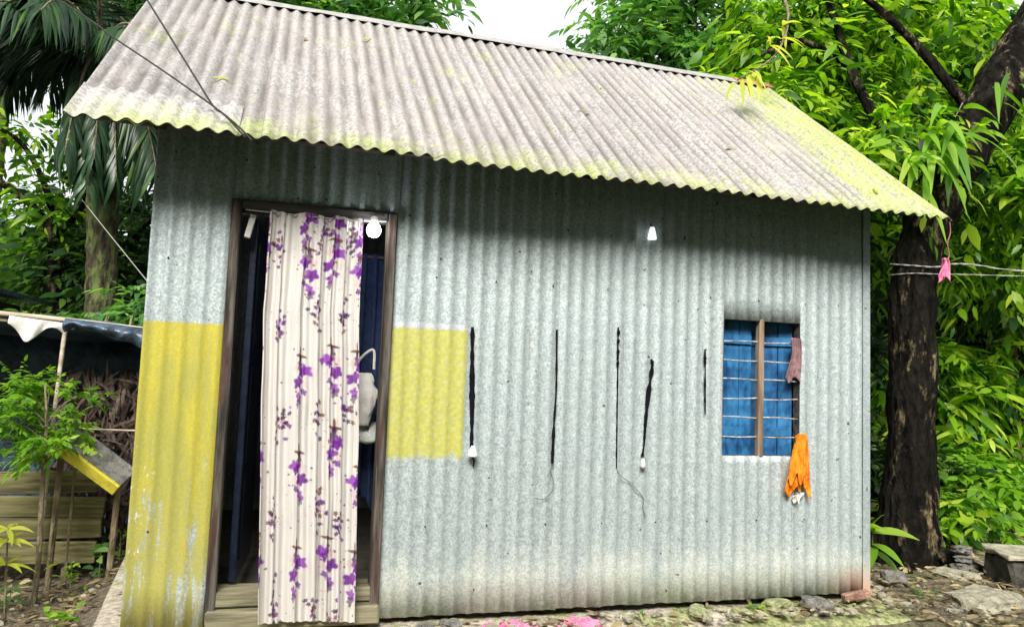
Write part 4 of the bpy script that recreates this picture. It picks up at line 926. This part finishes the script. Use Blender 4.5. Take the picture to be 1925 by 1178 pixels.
def sapling():
    root = thing('young_tree', 'young tree with fine bright green leaves in front of the planks', 'tree', (-0.645, 1.2, -0.2))
    st = smoothpath([(-0.645, 1.2, -0.25), (-0.64, 1.2, 0.1), (-0.65, 1.2, 0.4), (-0.655, 1.2, 0.75), (-0.68, 1.2, 1.0)], 24); parts = [tube(st, [0.016, 0.013, 0.006], 8, 0.15, 14)]
    r = np.random.default_rng(33); cl = []
    for i in range(15):
        z = 0.56+0.40*r.random(); a = r.random()*2*PI; e = np.array([-0.685+0.17*math.cos(a), 1.2+0.13*math.sin(a), z+0.06]); b0 = st[np.argmin(np.abs(st[:, 2]-z+0.08))]
        parts.append(tube(smoothpath([b0, (b0+e)/2+np.array([0, 0, 0.03]), e], 6), [0.005, 0.002], 5)); cl.append((tuple(e), (0.07, 0.07, 0.05), 14))
    V, F = merge(*parts); mk('trunk', V, F, M['twig'], root, smooth=True)
    V, F, t = sprays(r, cl, per=9, sl=0.12, ll=0.046, lw=0.022, droop=0.2); mk('crown', V, F, M['leaf_lime'], root, tint=t)
sapling()
r = np.random.default_rng(44); sp = []
for (bz, na) in ((0.20, 7), (0.08, 6), (0.26, 5)):
    for k in range(na):
        a = 2*PI*k/na+r.random()*0.4; sp.append(((-0.72, 0.92, bz), (math.cos(a), math.sin(a)*0.8-0.2, 0.25+0.2*r.normal()), 0.12+0.05*r.random(), 0.035, 0.45))
leafy('cassava_plant', 'small plant with starry yellow green leaves under the young tree', (-0.72, 0.92, -0.2), sp, 'leaf_yellow', seed=9, stem=[(-0.70, 0.93, -0.22), (-0.71, 0.92, 0.02), (-0.72, 0.92, 0.27)])
def weed(label, c, n, L, W, seed, mat='leaf_lime', hh=0.1):
    r = np.random.default_rng(seed); sp = []; g = zg(c[0], c[1]) if not (-0.1 < c[0] < 3.95 and c[1] > -0.25) else -0.035
    for k in range(n):
        a = 2*PI*r.random(); sp.append(((c[0]+0.03*r.normal(), c[1]+0.03*r.normal(), g+hh*r.random()), (math.cos(a), math.sin(a), 0.5+0.3*r.normal()), L*(0.7+0.6*r.random()), W, 0.4))
    leafy('weed', label, (c[0], c[1], g), sp, mat, seed=seed, stem=[(c[0], c[1], g-0.03), (c[0]+0.005, c[1], g+hh*0.5), (c[0], c[1], g+hh)], stemr=(0.004, 0.002), stemmat='twig')
weed('bright weed clump growing against the cement plinth edge', (-0.36, 0.62), 22, 0.075, 0.034, 51, 'leaf_lime', 0.09)
weed('bluish green weed by the foot of the planks', (-0.75, 1.15), 16, 0.07, 0.03, 52, 'leaf_mid', 0.12)
weed('round leaved weed below the tilted board', (-0.40, 1.55), 14, 0.08, 0.05, 53, 'leaf_mid', 0.22)
weed('pale weed in the corner between plinth and shed', (-0.33, 1.75), 14, 0.08, 0.04, 54, 'leaf_lime', 0.20)
weed('dark weed beside the starry leaved plant', (-0.86, 1.0), 18, 0.08, 0.03, 55, 'leaf_mid', 0.14)
# far hut roof on the left
fh = thing('far_hut', 'far hut with dark sheet roof behind the shed', 'hut', (-3.2, 4.2, -0.2))
V, F = box(-4.6, -1.72, 3.5, 5.2, 1.70, 1.735); V = rot(V, 'Y', math.radians(6), (-1.8, 4, 1.72)); mk('roof', V, F, M['tarp'], fh)
V, F = box(-4.3, -1.95, 3.9, 5.0, -0.25, 1.66); mk('wall', V, F, M['thatch'], fh)

# ------------------------------------------------------------------ right yard: ropes, stones
def rope(label, pts, rr, mat='paleline'):
    path = smoothpath(pts, 60); V = []; parts = []
    T = unit(np.gradient(path, axis=0)); s = unit(np.cross(T, np.array([0, 0, 1.0]))); w = np.cross(s, T)
    for ph in (0, PI):
        a = np.arange(60)*0.9+ph; parts.append(tube(path+s*(np.cos(a)*rr)[:, None]+w*(np.sin(a)*rr)[:, None], [rr], 6))
    V, F = merge(*parts); solo('clothes_line', V, F, M[mat], label, 'clothes line', tuple(pts[0]), smooth=True)
rope('upper white clothes line tied round the trunk, slightly sagging', [(5.22, 1.30, 2.16), (5.09, 1.14, 2.13), (5.13, 0.97, 2.10), (5.26, 0.89, 2.09), (5.40, 0.86, 2.12), (5.55, 0.80, 2.115), (5.9, 0.7, 2.085), (7.0, 0.5, 2.13), (8.0, 0.4, 2.2)], 0.0034)
rope('lower taut pale clothes line running from the trunk', [(5.20, 1.30, 2.06), (5.08, 1.14, 2.045), (5.12, 0.96, 2.04), (5.25, 0.885, 2.035), (5.45, 0.83, 2.04), (5.89, 0.7, 2.045), (7.0, 0.5, 2.08), (8.0, 0.4, 2.1)], 0.0022)
V, F = cloth((5.30, 2.155), 0.16, 0.03, 0.10, 0.855, 2.2, 0.016, 0.4, 26, 26, ragged=0.02); solo('pink_rag', V, F, M['pink'], 'small pink rag knotted to the clothes line at the trunk', 'cloth', (5.30, 0.855, 2.0), smooth=True, solid=0.003)
wire('rusty wire end dangling from the roof corner', [(4.075, -0.375, 2.095), (4.085, -0.37, 2.03), (4.06, -0.375, 1.97), (4.075, -0.37, 1.90), (4.04, -0.375, 1.87)], 0.003, 'rust', 'dangling_wire')
V, F = rock((4.66, -0.06, -0.085), (0.25, 0.15, 0.07), 2.0, 0.3, 4); V = rot(V, 'Z', 0.25, (4.66, -0.06, 0)); solo('broken_slab', V, F, M['concrete'], 'broken pale concrete slab lying in the yard beside the house', 'slab', (4.66, -0.06, -0.15))
sl_ = thing('stone_slab', 'dark stone block with a pale flat top at the yard edge', 'slab', (5.25, 0.3, -0.1))
V, F = box(5.14, 5.75, 0.24, 0.60, -0.2, 0.095, 0.02, 0.035); V = rot(V, 'Z', math.radians(-24), (5.02, 0.24, 0)); mk('block', V, F, M['darkstone'], sl_)
V, F = box(5.12, 5.77, 0.22, 0.62, 0.098, 0.125, 0.008, 0.03); V = rot(V, 'Z', math.radians(-24), (5.02, 0.24, 0)); mk('cap', V, F, M['concrete'], sl_)
stones = [((5.20, 0.62, -0.055), (0.075, 0.06, 0.034), 'grey stone at the bottom of the small pile by the block', 'stone'), ((5.215, 0.63, 0.012), (0.068, 0.055, 0.026), 'flat grey stone in the middle of the small pile', 'stone'), ((5.205, 0.63, 0.068), (0.06, 0.05, 0.024), 'small pale stone on top of the pile', 'stone'),
          ((5.02, 0.50, -0.07), (0.14, 0.08, 0.03), 'flat brown stone lying before the stone pile', 'concrete'), ((4.42, 0.42, -0.05), (0.075, 0.06, 0.05), 'dark round stone under the broad leaved plant', 'stone'),
          ((3.20, -0.08, -0.02), (0.075, 0.06, 0.035), 'dark mossy stone on the plinth below the orange cloth', 'moss'), ((2.72, -0.09, -0.03), (0.085, 0.05, 0.03), 'grey mossy stone on the plinth below the short strap', 'moss'), ((3.44, -0.09, -0.025), (0.085, 0.06, 0.04), 'dark broken stone at the wall foot right of the window', 'stone'),
          ((2.95, -0.14, -0.03), (0.06, 0.04, 0.025), 'flat green stone between the two mossy stones', 'moss'), ((1.42, -0.09, -0.02), (0.05, 0.04, 0.024), 'dark rubble lump at the wall foot near the door', 'stone'), ((1.30, -0.10, -0.02), (0.04, 0.03, 0.02), 'small dark rubble lump next to the door step', 'stone'),
          ((4.05, 0.08, -0.07), (0.05, 0.04, 0.035), 'pale stone wedged at the house corner', 'concrete')]
for i, (c, s, lab, mt) in enumerate(stones):
    V, F = rock(c, s, 10+i*1.7, 0.34, 3); V = rot(V, 'Z', i*0.7, c); solo('stone', V, F, M[mt], lab, 'stone', (c[0], c[1], c[2]-s[2]))
V, F = box(3.65, 3.82, -0.07, -0.02, -0.012, 0.032, 0.008, 0.018); V = rot(V, 'Y', -0.1, (3.8, 0, 0.03)); solo('brick_piece', V, F, M['brick'], 'reddish brick piece pushed against the wall corner foot', 'brick', (3.78, -0.045, 0))
def crumpled(c, sx, sy, h, seed, mat, label, name='crumpled_cloth'):
    us = np.linspace(-1, 1, 46); vv = np.linspace(-1, 1, 30)
    def fn(U, W_):
        rr = np.clip(1-np.maximum(np.abs(U), np.abs(W_))**2, 0, 1)**0.6; z = np.abs(fbm(U, W_, 2.6, seed))*1.3+0.5*np.abs(fbm(U, W_, 6.5, seed+2))
        e = 1+0.2*fbm(U, W_, 1.5, seed+7)
        return np.stack([c[0]+U*sx*e, c[1]+W_*sy*e, c[2]+h*(0.15+z)*rr], 1)
    V, F = grid(us, vv, fn); solo(name, V, F, mat, label, 'cloth', c, smooth=True)
crumpled((1.70, -0.13, -0.045), 0.16, 0.07, 0.045, 3, M['pink'], 'crumpled bright pink cloth lying at the wall foot')
crumpled((2.05, -0.12, -0.045), 0.12, 0.06, 0.04, 9, M['pink'], 'smaller faded pink cloth lying away from the door', 'pink_rag')
def litter():
    r = np.random.default_rng(77); n = 3400; X = np.concatenate([r.uniform(3.9, 7.5, n), r.uniform(-1.6, -0.25, 700), r.uniform(0.5, 4.0, 160)]); Y = np.concatenate([r.uniform(-0.6, 2.6, n), r.uniform(0.2, 1.9, 700), r.uniform(-0.28, -0.03, 160)])
    keep = ~((X > -0.2) & (X < 4.0) & (Y > 0)); X = X[keep]; Y = Y[keep]; m = len(X)
    Z = hgt(X, Y)+0.022+0.012*r.random(m); Z = np.where((X > -0.1) & (X < 3.95) & (Y < 0), -0.015, Z)
    a = r.uniform(0, 2*PI, m); V, F = leafmesh(np.stack([X, Y, Z], 1), np.stack([np.cos(a), np.sin(a), r.normal(0.05, 0.15, m)], 1), np.array([0, 0, 1.0])+r.normal(size=(m, 3))*0.3, r.uniform(0.035, 0.10, m), r.uniform(0.012, 0.035, m), droop=0.1)
    o = mk('leaf_litter', V, F, M['leaf_dry'], tint=np.repeat(r.random(m), 7)); o['kind'] = 'stuff'; tag(o, 'dry leaf litter scattered over the yard earth', 'leaf litter')
litter()
for i, (x, s) in enumerate(((0.20, 0.62), (0.62, 1.45), (1.0, 1.72), (2.95, 0.62), (3.72, 0.20), (2.2, 0.9))):
    y = EY+s*DY-0.016*DZ; z = EZ+s*DZ+0.016*DY
    a = i*1.9; V, F = bigleaf((0, 0, 0), (math.cos(a), math.sin(a)*DY, math.sin(a)*DZ), (0, -DZ, DY), 0.075, 0.030, 0.0, curl=0.3); V = V+np.array((x, y, z))
    lab = ('yellow leaf on the roof beside the crossing wires', 'brown leaf high on the roof above the door curtain', 'yellow leaf just under the ridge cap above the yellow patch', 'brown leaf on the roof above the barred window', 'yellow leaf on the lichen covered roof end', 'brown leaf halfway up the roof above the knotted cord')[i]
    solo('fallen_leaf', V, F, M['leaf_dry' if i % 2 else 'leaf_yellow'], lab, 'leaf', (x, y, z), 'leaves fallen on the roof', tint=np.full(len(V), 0.6))

def rubble():
    r = np.random.default_rng(91); parts = []
    spots = [(r.uniform(1.1, 4.05), r.uniform(-0.24, -0.035), -0.03) for _ in range(150)]+[(r.uniform(4.05, 5.9), r.uniform(-0.5, 1.1), None) for _ in range(190)]+[(r.uniform(-1.2, -0.28), r.uniform(0.3, 1.5), None) for _ in range(80)]
    for i, (x, y, z) in enumerate(spots):
        q = 0.007+0.018*r.random()**2.5; parts.append(rock((x, y, (zg(x, y) if z is None else z)+q*0.3), (q*1.4, q, q*0.7), i*0.37, 0.4, 1))
    V, F = merge(*parts); o = mk('rubble', V, F, M['concrete']); o['kind'] = 'stuff'; tag(o, 'small pale rubble strewn along the wall foot and yard', 'rubble')
rubble()
weed('tiny bright weed rooted at the wall foot under the window', (3.05, -0.12), 12, 0.05, 0.018, 61, 'leaf_lime', 0.03)
weed('tiny dark weed rooted at the wall foot below the wide strap', (2.40, -0.10), 10, 0.045, 0.016, 62, 'leaf_mid', 0.03)
weed('grassy weed beside the broken slab', (4.35, 0.10), 16, 0.09, 0.012, 63, 'leaf_mid', 0.04)
weed('tall leafy weed leaning on the plank wall', (-1.0, 1.45), 26, 0.10, 0.04, 64, 'leaf_mid', 0.34)
weed('ragged yellow green weed at the plank wall end', (-0.50, 1.32), 20, 0.07, 0.025, 65, 'leaf_lime', 0.20)
